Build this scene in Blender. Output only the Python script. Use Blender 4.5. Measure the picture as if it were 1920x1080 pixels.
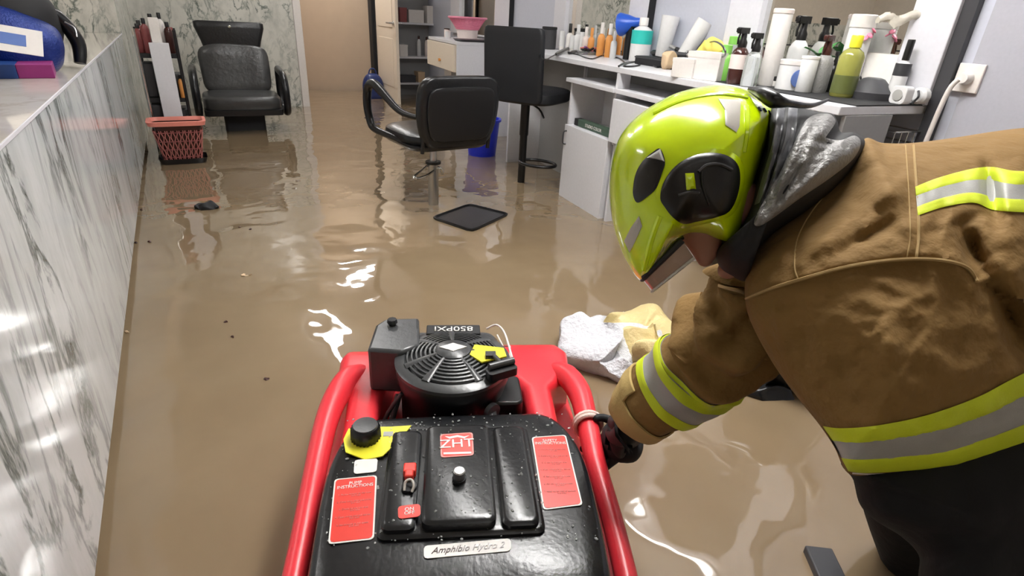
import bpy, math, random
from mathutils import Vector, Matrix, noise
random.seed(7)
for o in list(bpy.data.objects): bpy.data.objects.remove(o)
scn = bpy.context.scene
COL = scn.collection

# ------------------------------------------------------------------ camera
F = 1051.4; H = 1.15
YAW, PITCH, ROLL = math.radians(30.38), math.radians(25.87), math.radians(-3.33)
fw = Vector((math.sin(YAW)*math.cos(PITCH), math.cos(YAW)*math.cos(PITCH), -math.sin(PITCH)))
r0 = Vector((math.cos(YAW), -math.sin(YAW), 0)); d0v = fw.cross(r0)
rt = r0*math.cos(ROLL) + d0v*math.sin(ROLL)
dn = fw.cross(rt)
CAM = Vector((0, 0, H))
cd = bpy.data.cameras.new('camera'); cam = bpy.data.objects.new('camera', cd); COL.objects.link(cam)
cd.sensor_width = 36; cd.lens = F/1920*36; cd.clip_start = .02
mw = Matrix.Identity(4)
for i in range(3):
    mw[i][0] = rt[i]; mw[i][1] = -dn[i]; mw[i][2] = -fw[i]; mw[i][3] = CAM[i]
cam.matrix_world = mw
scn.camera = cam
scn.view_settings.view_transform = 'Standard'; scn.view_settings.look = 'None'
scn.view_settings.gamma = 1; scn.view_settings.use_curve_mapping = False
scn.view_settings.exposure = 0.9
w = bpy.data.worlds.new('world'); scn.world = w; w.use_nodes = True
w.node_tree.nodes['Background'].inputs[0].default_value = (.8, .86, .95, 1)
w.node_tree.nodes['Background'].inputs[1].default_value = .5

LAMPS = [  # ceiling lamps and added fill lights: x, y, length, width, rot, strength
    (1.12, 6.3, 1.2, .09, 0, 30), (1.25, 2.3, 1.25, .26, 0, 14), (-1.2, 3.2, 1.25, .26, 0, 9), (1.9, 8.3, .6, .3, 0, 26), (.35, -.8, 1.25, .3, 90, 1),  # last on this row: unseen fill added behind the camera for general light
    (1.1, 4.4, 1.2, .09, 0, 22), (1.30, 1.25, 1.1, .32, 0, 30)]  # last on this row: added to light the top of the jacket
MIRROR_LAMP = 9

# world-space measuring helpers (distances come out in metres)
def ray(x, y): return rt*((x-960)/F) + dn*((y-540)/F) + fw
def D(x, y, d): return CAM + ray(x, y)*d
def onz(x, y, z=0.0):
    v = ray(x, y); return CAM + v*((z-H)/v.z)
def pj(P):
    v = Vector(P)-CAM; q = v.dot(fw); return (960+F*v.dot(rt)/q, 540+F*v.dot(dn)/q, q)
def zat(P, py):
    lo, hi = -1.0, 4.0
    for _ in range(50):
        m = (lo+hi)/2
        if pj((P[0], P[1], m))[1] > py: lo = m
        else: hi = m
    return m

# ------------------------------------------------------------------ materials
def sock(n, name): return n.inputs[name]
def mat(name, col, rough=.5, metal=0., spec=.5, coat=0., bump=0., bscale=60., alpha=1., trans=0., ior=1.5, emit=None, estr=0., sub=None, bdist=.004):
    m = bpy.data.materials.new(name); m.use_nodes = True
    nt = m.node_tree; p = nt.nodes['Principled BSDF']
    c = tuple(col)+(1,)
    p.inputs['Base Color'].default_value = c
    p.inputs['Roughness'].default_value = rough; p.inputs['Metallic'].default_value = metal
    p.inputs['Specular IOR Level'].default_value = spec; p.inputs['Coat Weight'].default_value = coat
    p.inputs['IOR'].default_value = ior; p.inputs['Transmission Weight'].default_value = trans
    p.inputs['Alpha'].default_value = alpha
    if emit: p.inputs['Emission Color'].default_value = tuple(emit)+(1,); p.inputs['Emission Strength'].default_value = estr
    tc = nt.nodes.new('ShaderNodeTexCoord')
    nz = nt.nodes.new('ShaderNodeTexNoise'); nz.inputs['Scale'].default_value = bscale; nz.inputs['Detail'].default_value = 4
    nt.links.new(tc.outputs['Object'], nz.inputs['Vector'])
    # slight wear in tone so that every surface is procedural
    mx = nt.nodes.new('ShaderNodeMixRGB'); mx.blend_type = 'MULTIPLY'; mx.inputs[0].default_value = .12
    mx.inputs[1].default_value = c
    nt.links.new(nz.outputs['Fac'], mx.inputs[2]); nt.links.new(mx.outputs[0], p.inputs['Base Color'])
    if bump:
        b = nt.nodes.new('ShaderNodeBump'); b.inputs['Strength'].default_value = bump; b.inputs['Distance'].default_value = bdist
        nt.links.new(nz.outputs['Fac'], b.inputs['Height']); nt.links.new(b.outputs[0], p.inputs['Normal'])
    m['p'] = p.name
    return m
def marble(name, base, vein, mode='X', scale=1., rough=.12, dens=.5):
    m = bpy.data.materials.new(name); m.use_nodes = True; nt = m.node_tree; N = nt.nodes.new; Lk = nt.links.new
    p = nt.nodes['Principled BSDF']; p.inputs['Roughness'].default_value = rough
    g = N('ShaderNodeNewGeometry'); mp = N('ShaderNodeMapping')
    Lk(g.outputs['Position'], mp.inputs['Vector'])
    if mode == 'X':      # panel in the YZ plane, long streaks
        mp.inputs['Rotation'].default_value = (math.radians(25), 0, 0)
        mp.inputs['Scale'].default_value = (1*scale, 2.4*scale, .75*scale)
    else:
        mp.inputs['Rotation'].default_value = (0, math.radians(35), 0)
        mp.inputs['Scale'].default_value = (2.2*scale, 2.2*scale, 1.2*scale)
    n1 = N('ShaderNodeTexNoise'); n1.inputs['Scale'].default_value = 3.2; n1.inputs['Detail'].default_value = 9; n1.inputs['Roughness'].default_value = .62; n1.inputs['Distortion'].default_value = .5
    Lk(mp.outputs[0], n1.inputs['Vector'])
    a = N('ShaderNodeMath'); a.operation = 'SUBTRACT'; a.inputs[1].default_value = .5; Lk(n1.outputs['Fac'], a.inputs[0])
    b = N('ShaderNodeMath'); b.operation = 'ABSOLUTE'; Lk(a.outputs[0], b.inputs[0])
    r = N('ShaderNodeValToRGB'); r.color_ramp.elements[0].position = 0; r.color_ramp.elements[0].color = (1, 1, 1, 1)
    r.color_ramp.elements[1].position = .045; r.color_ramp.elements[1].color = (0, 0, 0, 1)
    Lk(b.outputs[0], r.inputs[0])
    n2 = N('ShaderNodeTexNoise'); n2.inputs['Scale'].default_value = 1.7; n2.inputs['Detail'].default_value = 5
    Lk(mp.outputs[0], n2.inputs['Vector'])
    r2 = N('ShaderNodeValToRGB'); r2.color_ramp.elements[0].position = .40; r2.color_ramp.elements[0].color = (.02, .02, .02, 1)
    r2.color_ramp.elements[1].position = .62; r2.color_ramp.elements[1].color = (1, 1, 1, 1)
    Lk(n2.outputs['Fac'], r2.inputs[0])
    mu = N('ShaderNodeMath'); mu.operation = 'MULTIPLY'; Lk(r.outputs[0], mu.inputs[0]); Lk(r2.outputs[0], mu.inputs[1])
    n3 = N('ShaderNodeTexNoise'); n3.inputs['Scale'].default_value = 2.5; n3.inputs['Detail'].default_value = 8; n3.inputs['Roughness'].default_value = .7
    Lk(mp.outputs[0], n3.inputs['Vector'])
    r3 = N('ShaderNodeValToRGB'); r3.color_ramp.elements[0].position = .45; r3.color_ramp.elements[0].color = (0, 0, 0, 1)
    r3.color_ramp.elements[1].position = .8; r3.color_ramp.elements[1].color = (1, 1, 1, 1)
    Lk(n3.outputs['Fac'], r3.inputs[0])
    c1 = N('ShaderNodeMixRGB'); c1.inputs[1].default_value = tuple(base)+(1,); c1.inputs[2].default_value = tuple(x*.5+y*.5 for x, y in zip(base, vein))+(1,)
    Lk(r3.outputs[0], c1.inputs[0])
    c2 = N('ShaderNodeMixRGB'); c2.inputs[2].default_value = tuple(vein)+(1,)
    m2 = N('ShaderNodeMath'); m2.operation = 'MULTIPLY'; m2.inputs[1].default_value = dens; Lk(mu.outputs[0], m2.inputs[0])
    Lk(m2.outputs[0], c2.inputs[0]); Lk(c1.outputs[0], c2.inputs[1]); Lk(c2.outputs[0], p.inputs['Base Color'])
    return m
def water_mat():
    m = bpy.data.materials.new('muddy_water'); m.use_nodes = True; nt = m.node_tree; N = nt.nodes.new; Lk = nt.links.new
    p = nt.nodes['Principled BSDF']; p.inputs['Roughness'].default_value = .03; p.inputs['IOR'].default_value = 1.62
    p.inputs['Coat Weight'].default_value = .6; p.inputs['Coat Roughness'].default_value = .02; p.inputs['Coat IOR'].default_value = 1.45
    g = N('ShaderNodeNewGeometry')
    nc = N('ShaderNodeTexNoise'); nc.inputs['Scale'].default_value = 1.3; nc.inputs['Detail'].default_value = 5
    Lk(g.outputs['Position'], nc.inputs['Vector'])
    r = N('ShaderNodeValToRGB'); r.color_ramp.elements[0].position = .3; r.color_ramp.elements[0].color = WATER_A
    r.color_ramp.elements[1].position = .7; r.color_ramp.elements[1].color = WATER_B
    Lk(nc.outputs['Fac'], r.inputs[0]); Lk(r.outputs[0], p.inputs['Base Color'])
    n1 = N('ShaderNodeTexNoise'); n1.inputs['Scale'].default_value = 2.6; n1.inputs['Detail'].default_value = 1.5; n1.inputs['Distortion'].default_value = .6
    Lk(g.outputs['Position'], n1.inputs['Vector'])
    b = N('ShaderNodeBump'); b.inputs['Strength'].default_value = 1; b.inputs['Distance'].default_value = WAVE
    Lk(n1.outputs['Fac'], b.inputs['Height'])
    n2 = N('ShaderNodeTexNoise'); n2.inputs['Scale'].default_value = 9; n2.inputs['Detail'].default_value = 1
    Lk(g.outputs['Position'], n2.inputs['Vector'])
    b2 = N('ShaderNodeBump'); b2.inputs['Strength'].default_value = 1; b2.inputs['Distance'].default_value = WAVE*.12
    Lk(n2.outputs['Fac'], b2.inputs['Height']); Lk(b.outputs[0], b2.inputs['Normal'])
    Lk(b2.outputs[0], p.inputs['Normal']); Lk(b2.outputs[0], p.inputs['Coat Normal'])
    return m
WATER_A = (.205, .145, .085, 1); WATER_B = (.26, .19, .115, 1); WAVE = .012

M = {}
M['white'] = mat('white_laminate', (.70, .70, .73), .35)
M['white_gloss'] = mat('white_plastic', (.74, .74, .74), .25)
M['frame'] = mat('white_frame', (.70, .70, .75), .4)
M['grey'] = mat('grey_laminate', (.32, .32, .32), .4)
M['darkgrey'] = mat('dark_grey_plastic', (.045, .045, .05), .45)
M['black'] = mat('black_plastic', (.006, .006, .007), .35, bump=.15, bscale=300, bdist=.001)
M['blackm'] = mat('black_matt', (.010, .010, .012), .7)
M['leather'] = mat('black_leather', (.005, .0055, .007), .3, bump=.35, bscale=45, bdist=.004)
M['leather_dull'] = mat('dull_black_leather', (.008, .009, .012), .55, bump=.2, bscale=200, bdist=.001)
M['leather_sheen'] = mat('black_leather_grey_sheen', (.045, .045, .045), .3, bump=.4, bscale=25, bdist=.006)  # black leather with its grey highlight put into the base colour
M['chrome'] = mat('chrome', (.75, .74, .7), .12, 1)
M['steel'] = mat('brushed_steel', (.6, .6, .6), .3, 1)
M['bluegrey'] = mat('blue_grey_paint', (.56, .58, .66), .6)
M['wallgrey'] = mat('grey_wall_paint', (.42, .42, .47), .7, bump=.1, bscale=90)
M['beige'] = mat('beige_wall_plaster', (.52, .40, .29), .7, bump=.3, bscale=7)
M['cream'] = mat('cream_wall_paint', (.70, .62, .52), .7)
M['ceil'] = mat('ceiling_paint', (.8, .79, .77), .8)
M['door'] = mat('cream_door_paint', (.80, .70, .58), .4)
M['trim'] = mat('white_trim_paint', (.82, .77, .73), .5)
M['mirror'] = mat('mirror_glass', (.86, .86, .84), .01, 1)
M['marble_panel'] = marble('white_marble_panel', (.68, .71, .72), (.05, .075, .07), 'X', .62, .13, .95)
M['marble_wall'] = marble('beige_green_marble_wall', (.66, .65, .59), (.07, .10, .085), 'Y', 1.15, .2, .95)
M['worktop'] = marble('polished_stone_top', (.62, .58, .52), (.35, .3, .26), 'Y', .5, .06, .4)
M['floor'] = mat('brown_floor_tile', (.25, .2, .15), .5)
M['water'] = water_mat()
M['red'] = mat('red_moulded_plastic', (.80, .035, .05), .33, bump=.12, bscale=120, bdist=.002)
M['redlabel'] = mat('red_sticker', (.72, .04, .025), .35)
M['pinklabel'] = mat('pale_red_sticker', (.75, .22, .2), .3)
M['sticker'] = mat('white_sticker', (.8, .77, .74), .4)
M['yellow'] = mat('yellow_plastic', (.85, .78, .04), .35)
M['wetblack'] = mat('wet_black_plastic', (.010, .0105, .012), .26, bump=.22, bscale=120, bdist=.002)
M['lime'] = mat('lime_yellow_helmet', (.66, .90, .0), .18, coat=.6)
M['limecloth'] = mat('lime_yellow_tape', (.66, .78, .02), .6, bump=.2, bscale=400, bdist=.001)
M['silver'] = mat('silver_reflective_tape', (.40, .40, .38), .45, bump=.3, bscale=500, bdist=.001)
M['refl'] = mat('grey_reflective_patch', (.50, .47, .42), .4, bump=.3, bscale=500, bdist=.001)
M['tan'] = mat('tan_turnout_cloth', (.235, .132, .034), .85, bump=.9, bscale=22, bdist=.010)
M['tan_seam'] = mat('tan_seam_piping', (.42, .28, .11), .8)
M['tan_light'] = mat('light_tan_cuff_cloth', (.50, .36, .13), .8, bump=.6, bscale=30, bdist=.006)
M['navy'] = mat('black_trouser_cloth', (.003, .003, .004), .9, bump=.5, bscale=40)
M['hood'] = mat('silver_mesh_hood', (.27, .265, .26), .5, .3, bump=1., bscale=170, bdist=.003)
M['curtain'] = mat('grey_neck_curtain', (.16, .165, .18), .35, bump=.3, bscale=60)
M['skin'] = mat('skin', (.42, .20, .14), .5)
M['hair'] = mat('dark_hair', (.02, .013, .01), .6)
M['smoke'] = mat('smoked_visor', (.62, .50, .42), .08, trans=.75, ior=1.15)
M['clear'] = mat('clear_plastic', (.85, .88, .86), .1, trans=.8, ior=1.3)
M['pbag'] = mat('crinkled_white_film', (.66, .67, .71), .3, bump=1., bscale=60, bdist=.014)
M['ybag'] = mat('pale_yellow_film', (.68, .55, .26), .4, bump=.9, bscale=40, bdist=.01)
M['blue'] = mat('blue_plastic', (.01, .03, .62), .3)
M['royal'] = mat('royal_blue_plastic', (.02, .10, .55), .35)
M['navyplastic'] = mat('navy_blue_plastic', (.012, .03, .14), .4)
M['teal'] = mat('teal_label', (.03, .55, .48), .4)
M['green'] = mat('green_plastic', (.22, .55, .10), .35)
M['leaf'] = mat('green_leaf', (.05, .20, .05), .5)
M['dkgreen'] = mat('dark_green_label', (.05, .09, .06), .5)
M['orange'] = mat('orange_plastic', (.75, .32, .08), .4)
M['pink'] = mat('pink_plastic', (.85, .25, .38), .4)
M['salmon'] = mat('salmon_plastic', (.85, .28, .22), .4)
M['palepink'] = mat('pale_pink_card', (.80, .70, .66), .5)
M['brown'] = mat('dark_brown_bottle', (.05, .015, .012), .2)
M['maroon'] = mat('maroon_bottle', (.25, .06, .06), .35)
M['bluelabel'] = mat('blue_label', (.12, .2, .5), .4)
M['purple'] = mat('purple_plastic', (.25, .08, .25), .4)
M['oil'] = mat('yellow_green_oil', (.42, .42, .10), .12, trans=.3)
M['oil_dark'] = mat('dark_green_oil_label', (.12, .14, .04), .3)
M['ycloth'] = mat('yellow_cloth', (.85, .72, .15), .8, bump=.6, bscale=30)
M['tissue'] = mat('translucent_bag_film', (.62, .58, .5), .3, alpha=.75, bump=.8, bscale=40)
M['boxwhite'] = mat('off_white_card', (.74, .71, .68), .6, bump=.3, bscale=60)
M['boxbeige'] = mat('tan_paper', (.62, .45, .28), .7, bump=.6, bscale=30)
M['sequin'] = mat('blue_sequin_cloth', (.004, .025, .20), .3, .3, bump=1., bscale=150, bdist=.004)
M['magenta'] = mat('magenta_card', (.25, .02, .15), .5)
M['bluecard'] = mat('dark_blue_card', (.01, .05, .22), .4)
M['rope'] = mat('pinkish_white_rope', (.88, .66, .60), .8, bump=.8, bscale=90)
M['enginegrey'] = mat('grey_engine_plastic', (.055, .057, .06), .28, bump=.1, bscale=90)
M['pinkmatt'] = mat('dusty_pink_plastic', (.50, .17, .15), .5)
M['lamp'] = mat('lamp_tube', (1, 1, 1), .5)

# ------------------------------------------------------------------ mesh builder
ROOTM = {}
class MB:
    def __init__(s): s.v = []; s.f = []
    def add(s, vs, fs, X=None):
        n = len(s.v)
        s.v += [(X @ Vector(p)) if X else Vector(p) for p in vs]
        s.f += [tuple(i+n for i in f) for f in fs]; return s
    def box(s, x0, x1, y0, y1, z0, z1, X=None):
        v = [(x, y, z) for z in (z0, z1) for y in (y0, y1) for x in (x0, x1)]
        return s.add(v, [(0, 2, 3, 1), (4, 5, 7, 6), (0, 1, 5, 4), (2, 6, 7, 3), (0, 4, 6, 2), (1, 3, 7, 5)], X)
    def cbox(s, c, size, X=None):
        a, b, d = (q/2 for q in size)
        return s.box(c[0]-a, c[0]+a, c[1]-b, c[1]+b, c[2]-d, c[2]+d, X)
    def rings(s, rs, capa=True, capb=True, X=None, closed=True):
        n = len(rs[0]); v = [p for r in rs for p in r]; f = []
        for i in range(len(rs)-1):
            for j in range(n if closed else n-1):
                k = (j+1) % n
                f.append((i*n+j, i*n+k, (i+1)*n+k, (i+1)*n+j))
        if capa: f.append(tuple(reversed(range(n))))
        if capb: f.append(tuple(range((len(rs)-1)*n, len(rs)*n)))
        return s.add(v, f, X)
    def lathe(s, prof, c=(0, 0, 0), n=24, X=None):
        c = Vector(c); rs = []
        for r, z in prof:
            rs.append([c+Vector((max(r, 1e-4)*math.cos(2*math.pi*k/n), max(r, 1e-4)*math.sin(2*math.pi*k/n), z)) for k in range(n)])
        return s.rings(rs, X=X)
    def tube(s, pts, r, n=10, X=None, smooth=0, cap=True):
        pts = [Vector(p) for p in pts]
        if smooth: pts = crom(pts, smooth)
        rr = r if isinstance(r, (list, tuple)) else None
        rs = []; up = None
        for i, p in enumerate(pts):
            t = (pts[min(i+1, len(pts)-1)]-pts[max(i-1, 0)])
            if t.length < 1e-9: t = Vector((0, 0, 1))
            t.normalize()
            if up is None:
                up = t.cross(Vector((.3, .1, 1)))
                if up.length < 1e-3: up = t.cross(Vector((1, 0, 0)))
            up = (up - t*up.dot(t)).normalized(); b = t.cross(up)
            if rr: q = i/(len(pts)-1)*(len(rr)-1); a = int(min(q, len(rr)-2)) if len(rr) > 1 else 0; R = rr[a]+(rr[a+1]-rr[a])*(q-a)
            else: R = r
            rs.append([p + up*(R*math.cos(2*math.pi*k/n)) + b*(R*math.sin(2*math.pi*k/n)) for k in range(n)])
        return s.rings(rs, cap, cap, X)
    def prism(s, poly, z0, z1, X=None):
        rs = [[Vector((p[0], p[1], z0)) for p in poly], [Vector((p[0], p[1], z1)) for p in poly]]
        return s.rings(rs, X=X)
    def build(s, name, m, parent=None, bevel=0, sub=0, angle=38, world=False, segs=2):
        me = bpy.data.meshes.new(name)
        vs = s.v
        if world and parent is not None:
            R = parent
            while R.parent: R = R.parent
            inv = ROOTM[R.name].inverted(); vs = [inv @ p for p in vs]
        me.from_pydata([tuple(p) for p in vs], [], s.f); me.update()
        me.materials.append(m if not isinstance(m, str) else M[m])
        for p in me.polygons: p.use_smooth = True
        me.set_sharp_from_angle(angle=math.radians(angle))
        o = bpy.data.objects.new(name, me); COL.objects.link(o)
        if parent is not None: o.parent = parent
        if bevel:
            b = o.modifiers.new('bevel', 'BEVEL'); b.width = bevel; b.segments = segs; b.limit_method = 'ANGLE'; b.angle_limit = math.radians(40)
        if sub:
            b = o.modifiers.new('sub', 'SUBSURF'); b.levels = sub; b.render_levels = sub
        return o
def crom(pts, k):
    out = []; n = len(pts)
    for i in range(n-1):
        p0, p1, p2, p3 = pts[max(i-1, 0)], pts[i], pts[i+1], pts[min(i+2, n-1)]
        for j in range(k):
            t = j/k
            out.append(.5*((2*p1)+(p2-p0)*t+(2*p0-5*p1+4*p2-p3)*t*t+(3*p1-p0-3*p2+p3)*t**3))
    out.append(pts[-1]); return out
def cromc(pts, k):
    out = []; n = len(pts); pts = [Vector(p) for p in pts]
    for i in range(n):
        p0, p1, p2, p3 = pts[i-1], pts[i], pts[(i+1) % n], pts[(i+2) % n]
        for j in range(k):
            t = j/k
            out.append(.5*((2*p1)+(p2-p0)*t+(2*p0-5*p1+4*p2-p3)*t*t+(3*p1-p0-3*p2+p3)*t**3))
    return out
def rrect(w, d, r, n=5, c=(0, 0)):
    out = []
    for (sx, sy, a) in ((1, 1, 0), (-1, 1, 90), (-1, -1, 180), (1, -1, 270)):
        for k in range(n+1):
            t = math.radians(a+90*k/n)
            out.append((c[0]+sx*(w/2-r)+r*math.cos(t), c[1]+sy*(d/2-r)+r*math.sin(t)))
    return out
def rring(w, d, r, z, c=(0, 0), n=5): return [Vector((p[0], p[1], z)) for p in rrect(w, d, r, n, c)]
def tag(o, label=None, cat=None, group=None, kind=None):
    if label: o['label'] = label
    if cat: o['category'] = cat
    if group: o['group'] = group
    if kind: o['kind'] = kind
    return o
def thing(name, label, cat, loc=(0, 0, 0), rotz=0, group=None, X=None):
    o = bpy.data.objects.new(name, None); COL.objects.link(o); o.empty_display_size = .05
    mt = X if X is not None else Matrix.Translation(Vector(loc)) @ Matrix.Rotation(rotz, 4, 'Z')
    o.matrix_world = mt; ROOTM[o.name] = mt
    return tag(o, label, cat, group)
def text(name, body, size, m, parent, X, ext=.0006, font=None, shear=0, sx=1):
    cu = bpy.data.curves.new(name, 'FONT'); cu.body = body; cu.size = size; cu.extrude = ext; cu.align_x = 'CENTER'; cu.align_y = 'CENTER'; cu.shear = shear; cu.space_line = .8
    t = bpy.data.objects.new(name, cu); COL.objects.link(t)
    dg = bpy.context.evaluated_depsgraph_get(); dg.update()
    me = bpy.data.meshes.new_from_object(t.evaluated_get(dg)); bpy.data.objects.remove(t)
    me.transform(X @ Matrix.Diagonal((sx, 1, 1, 1)))
    me.materials.clear(); me.materials.append(M[m])
    o = bpy.data.objects.new(name, me); COL.objects.link(o); o.parent = parent
    return o
def T(x, y, z): return Matrix.Translation((x, y, z))
def Rz(a): return Matrix.Rotation(math.radians(a), 4, 'Z')
def Rx(a): return Matrix.Rotation(math.radians(a), 4, 'X')
def Ry(a): return Matrix.Rotation(math.radians(a), 4, 'Y')
def struct(o): o['kind'] = 'structure'; return o

# ------------------------------------------------------------------ the setting
CH = 2.6
struct(MB().box(-2.3, 4.4, -1.9, 9.5, -.16, -.10).build('floor', 'floor'))
wt = MB().add([(-1.85, -1.85, 0), (2.24, -1.85, 0), (3.27, 8.7, 0), (1.0, 9.30, 0), (1.0, 7.72, 0), (-1.85, 7.6, 0)], [(0, 1, 2, 3, 4, 5)]).build('flood_water', 'water')
tag(wt, 'muddy brown flood water covering the whole floor', 'water', kind='stuff')
struct(MB().box(-2.3, 4.4, -1.9, 9.5, CH, CH+.06).build('ceiling', 'ceil'))
struct(MB().box(-1.95, -1.85, -1.85, 5.7, -.1, CH).build('wall_left', 'cream'))
struct(MB().box(-2.0, 4.3, -1.95, -1.85, -.1, CH).build('wall_front', 'cream'))
struct(MB().box(-1.9, -.335, 5.66, 5.76, -.1, 1.26).box(-.435, -.335, 5.76, 7.6, -.1, CH).build('wall_partition', 'marble_wall'))
struct(MB().box(-1.9, -.336, 5.661, 5.76, 1.26, CH).build('wall_partition_upper', 'cream'))
struct(MB().box(-.44, 1.29, 7.6, 7.7, -.1, CH).build('wall_back', 'marble_wall'))
struct(MB().box(1.285, 1.37, 7.56, 7.72, -.1, 2.15).box(1.285, 2.62, 7.56, 7.72, 2.07, 2.16).build('trim_1', 'trim', bevel=.006))
struct(MB().add([(.9, 9.42, -.1), (4.2, 8.55, -.1), (4.2, 8.55, CH), (.9, 9.42, CH), (.9, 9.52, -.1), (4.2, 8.65, -.1), (4.2, 8.65, CH), (.9, 9.52, CH)],
    [(0, 1, 2, 3), (5, 4, 7, 6), (0, 4, 5, 1), (3, 2, 6, 7), (0, 3, 7, 4), (1, 5, 6, 2)]).build('wall_hallway', 'beige'))
struct(MB().box(1.2, 1.29, 7.7, 9.4, -.1, CH).build('wall_passage', 'beige'))
# right wall, turned 5.7 degrees: local x = along the wall from its near mirror, local y = out into the room
A57 = math.radians(5.7)
RW = Matrix(((math.sin(A57), -math.cos(A57), 0, 2.58), (math.cos(A57), math.sin(A57), 0, 1.22), (0, 0, 1, 0), (0, 0, 0, 1)))
struct(MB().box(-3.2, 7.3, -.1, -.002, -.1, CH, RW).build('wall_right', 'bluegrey'))
struct(MB().box(-3.2, -.10, -.002, .004, -.1, CH, RW).build('trim_2', 'wallgrey'))

def rthing(name, label, cat, s, t, z=0, group=None, rot=0):
    return thing(name, label, cat, group=group, X=RW @ T(s, t, z) @ Rz(rot))
# framed mirrors
for i, (a, b, g0, g1, lb) in enumerate([(-.01, 1.17, .16, .94, 'white framed wall mirror over the bottles at the near end of the white counter'),
        (1.90, 3.23, 2.12, 3.03, 'white framed wall mirror behind the blue hair dryer and orange bottles'),
        (4.20, 6.10, 4.59, 5.75, 'white framed wall mirror behind the pink basket at the far workstation')]):
    r = rthing('wall_mirror', lb, 'mirror', a, 0, 0)
    w_ = b-a
    zb = .918
    MB().box(0, g0-a, 0, .045, zb, 2.2).box(g1-a, w_, 0, .045, zb, 2.2).box(g0-a, g1-a, 0, .045, 2.05, 2.2).box(g0-a, g1-a, 0, .045, zb, zb+.015).build('mirror_frame', 'frame', r, bevel=.003)
    MB().box(g0-a, g1-a, .001, .012, zb+.015, 2.05).build('glass', 'mirror', r)
    if i == 0: MB().box(-.05, -.001, 0, .03, .0, 2.2).build('edge_strip', 'darkgrey', r)
    else: MB().box(-.012, -.001, 0, .046, .9, 2.2).build('edge_strip', 'blackm', r)
# lamp over the near mirror
r = rthing('mirror_lamp', 'white tube lamp fixed above the nearest mirror', 'lamp', .62, .05, 2.24)
MB().box(-.45, .45, -.05, .0, -.02, .05).build('lamp_base', 'white_gloss', r, bevel=.004)
lm = mat('mirror_lamp_tube', (1, 1, 1), emit=(1, .98, .95), estr=MIRROR_LAMP)
MB().tube([(-.42, .03, .01), (.42, .03, .01)], .022).build('tube', lm, r)
# ceiling lamps and added fill lights
for i, (x, y, l, wd, rot, st) in enumerate(LAMPS):
    r = thing('ceiling_lamp', ['linear ceiling lamp nearest the back marble wall', 'wide ceiling lamp above the red pump and the firefighter', 'wide ceiling lamp over the marble reception counter',
         'small ceiling lamp in the passage beyond the doorway', 'added fill light behind the camera', 'linear ceiling lamp above the styling chair', 'wide ceiling lamp directly over the firefighter\'s back'][i], 'lamp', (x, y, CH), math.radians(rot))
    MB().box(-wd/2-.02, wd/2+.02, -l/2-.02, l/2+.02, -.03, 0).build('housing', 'white_gloss', r)
    em = mat('ceiling_lamp_diffuser', (1, 1, 1), emit=(1, .985, .96), estr=st)
    MB().box(-wd/2, wd/2, -l/2, l/2, -.045, -.030).build('diffuser', em, r)
# open door of the passage
r = thing('door_1', None, None, (2.53, 8.42, 0)); r['kind'] = 'structure'
MB().box(-.02, .02, -.84, 0, -.08, 2.0).build('door_leaf', 'door', r, bevel=.003)
MB().box(-.026, -.02, -.72, -.12, .20, .80).box(-.026, -.02, -.72, -.12, .93, 1.85).box(.02, .026, -.72, -.12, .2, .8).build('door_panel', 'door', r, bevel=.005)
hb = MB()
for sx in (-1, 1):
    hb.tube([(sx*.02, -.77, .985), (sx*.075, -.77, .985), (sx*.08, -.66, .985)], .011).lathe([(.025, 0), (.025, .01)], X=T(sx*.022, -.77, .985) @ Ry(90*sx))
hb.build('door_handle', 'steel', r)
struct(MB().box(2.50, 2.58, 8.42, 8.50, -.1, 2.1).box(2.46, 2.50, 8.45, 8.6, -.1, 2.1).build('trim_3', 'blackm'))

# ------------------------------------------------------------------ reception counter
r = thing('reception_counter', 'long white marble reception counter with dark diagonal veins along the left side', 'counter', (0, 0, 0))
MB().box(-.36, -.335, -1.2, 5.655, .04, .86).build('front_panel', 'marble_panel', r)
MB().box(-.90, -.333, -1.2, 5.655, .860, .868).build('worktop', 'worktop', r, bevel=.002)
MB().box(-.333, -.329, -1.2, 5.65, .861, .8685).build('edge_strip', 'frame', r)
MB().box(-.88, -.40, -1.19, 5.64, -.09, .86).build('carcass', 'white', r)
MB().box(-.40, -.385, -1.2, 5.65, -.09, .06).build('plinth', 'darkgrey', r)

# blue sequin bag, black bag, card, box on the counter
def blob(prof_fn, nu, nv, X=None, mb=None):
    mb = mb or MB(); rs = []
    for i in range(nv+1):
        rs.append([prof_fn(i/nv, 2*math.pi*j/nu) for j in range(nu)])
    return mb.rings(rs, X=X)
def superball(a, b, c, e=2.5, nz=0.0, fr=6., seed=0, nu=40, nv=22, X=None, mb=None, flat=False):
    def fn(v, u):
        ph = -math.pi/2+math.pi*(.01+.98*v)
        cu, su, cp, sp = math.cos(u), math.sin(u), math.cos(ph), math.sin(ph)
        s_ = lambda q, p: math.copysign(abs(q)**p, q)
        k = 2/e
        p = Vector((a*s_(cu, k)*s_(cp, k), b*s_(su, k)*s_(cp, k), c*s_(sp, k)))
        if nz: 
            qq = p*fr+Vector((seed, seed*2, 0)); q = Vector((noise.noise(qq), noise.noise(qq+Vector((17.3, 4.1, 9.7))), noise.noise(qq+Vector((5.9, 31.7, 2.3)))))*1.3
            p = p + q*nz
        if flat: p.z = max(p.z, -c*.98)
        return p
    return blob(fn, nu, nv, X, mb)

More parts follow.
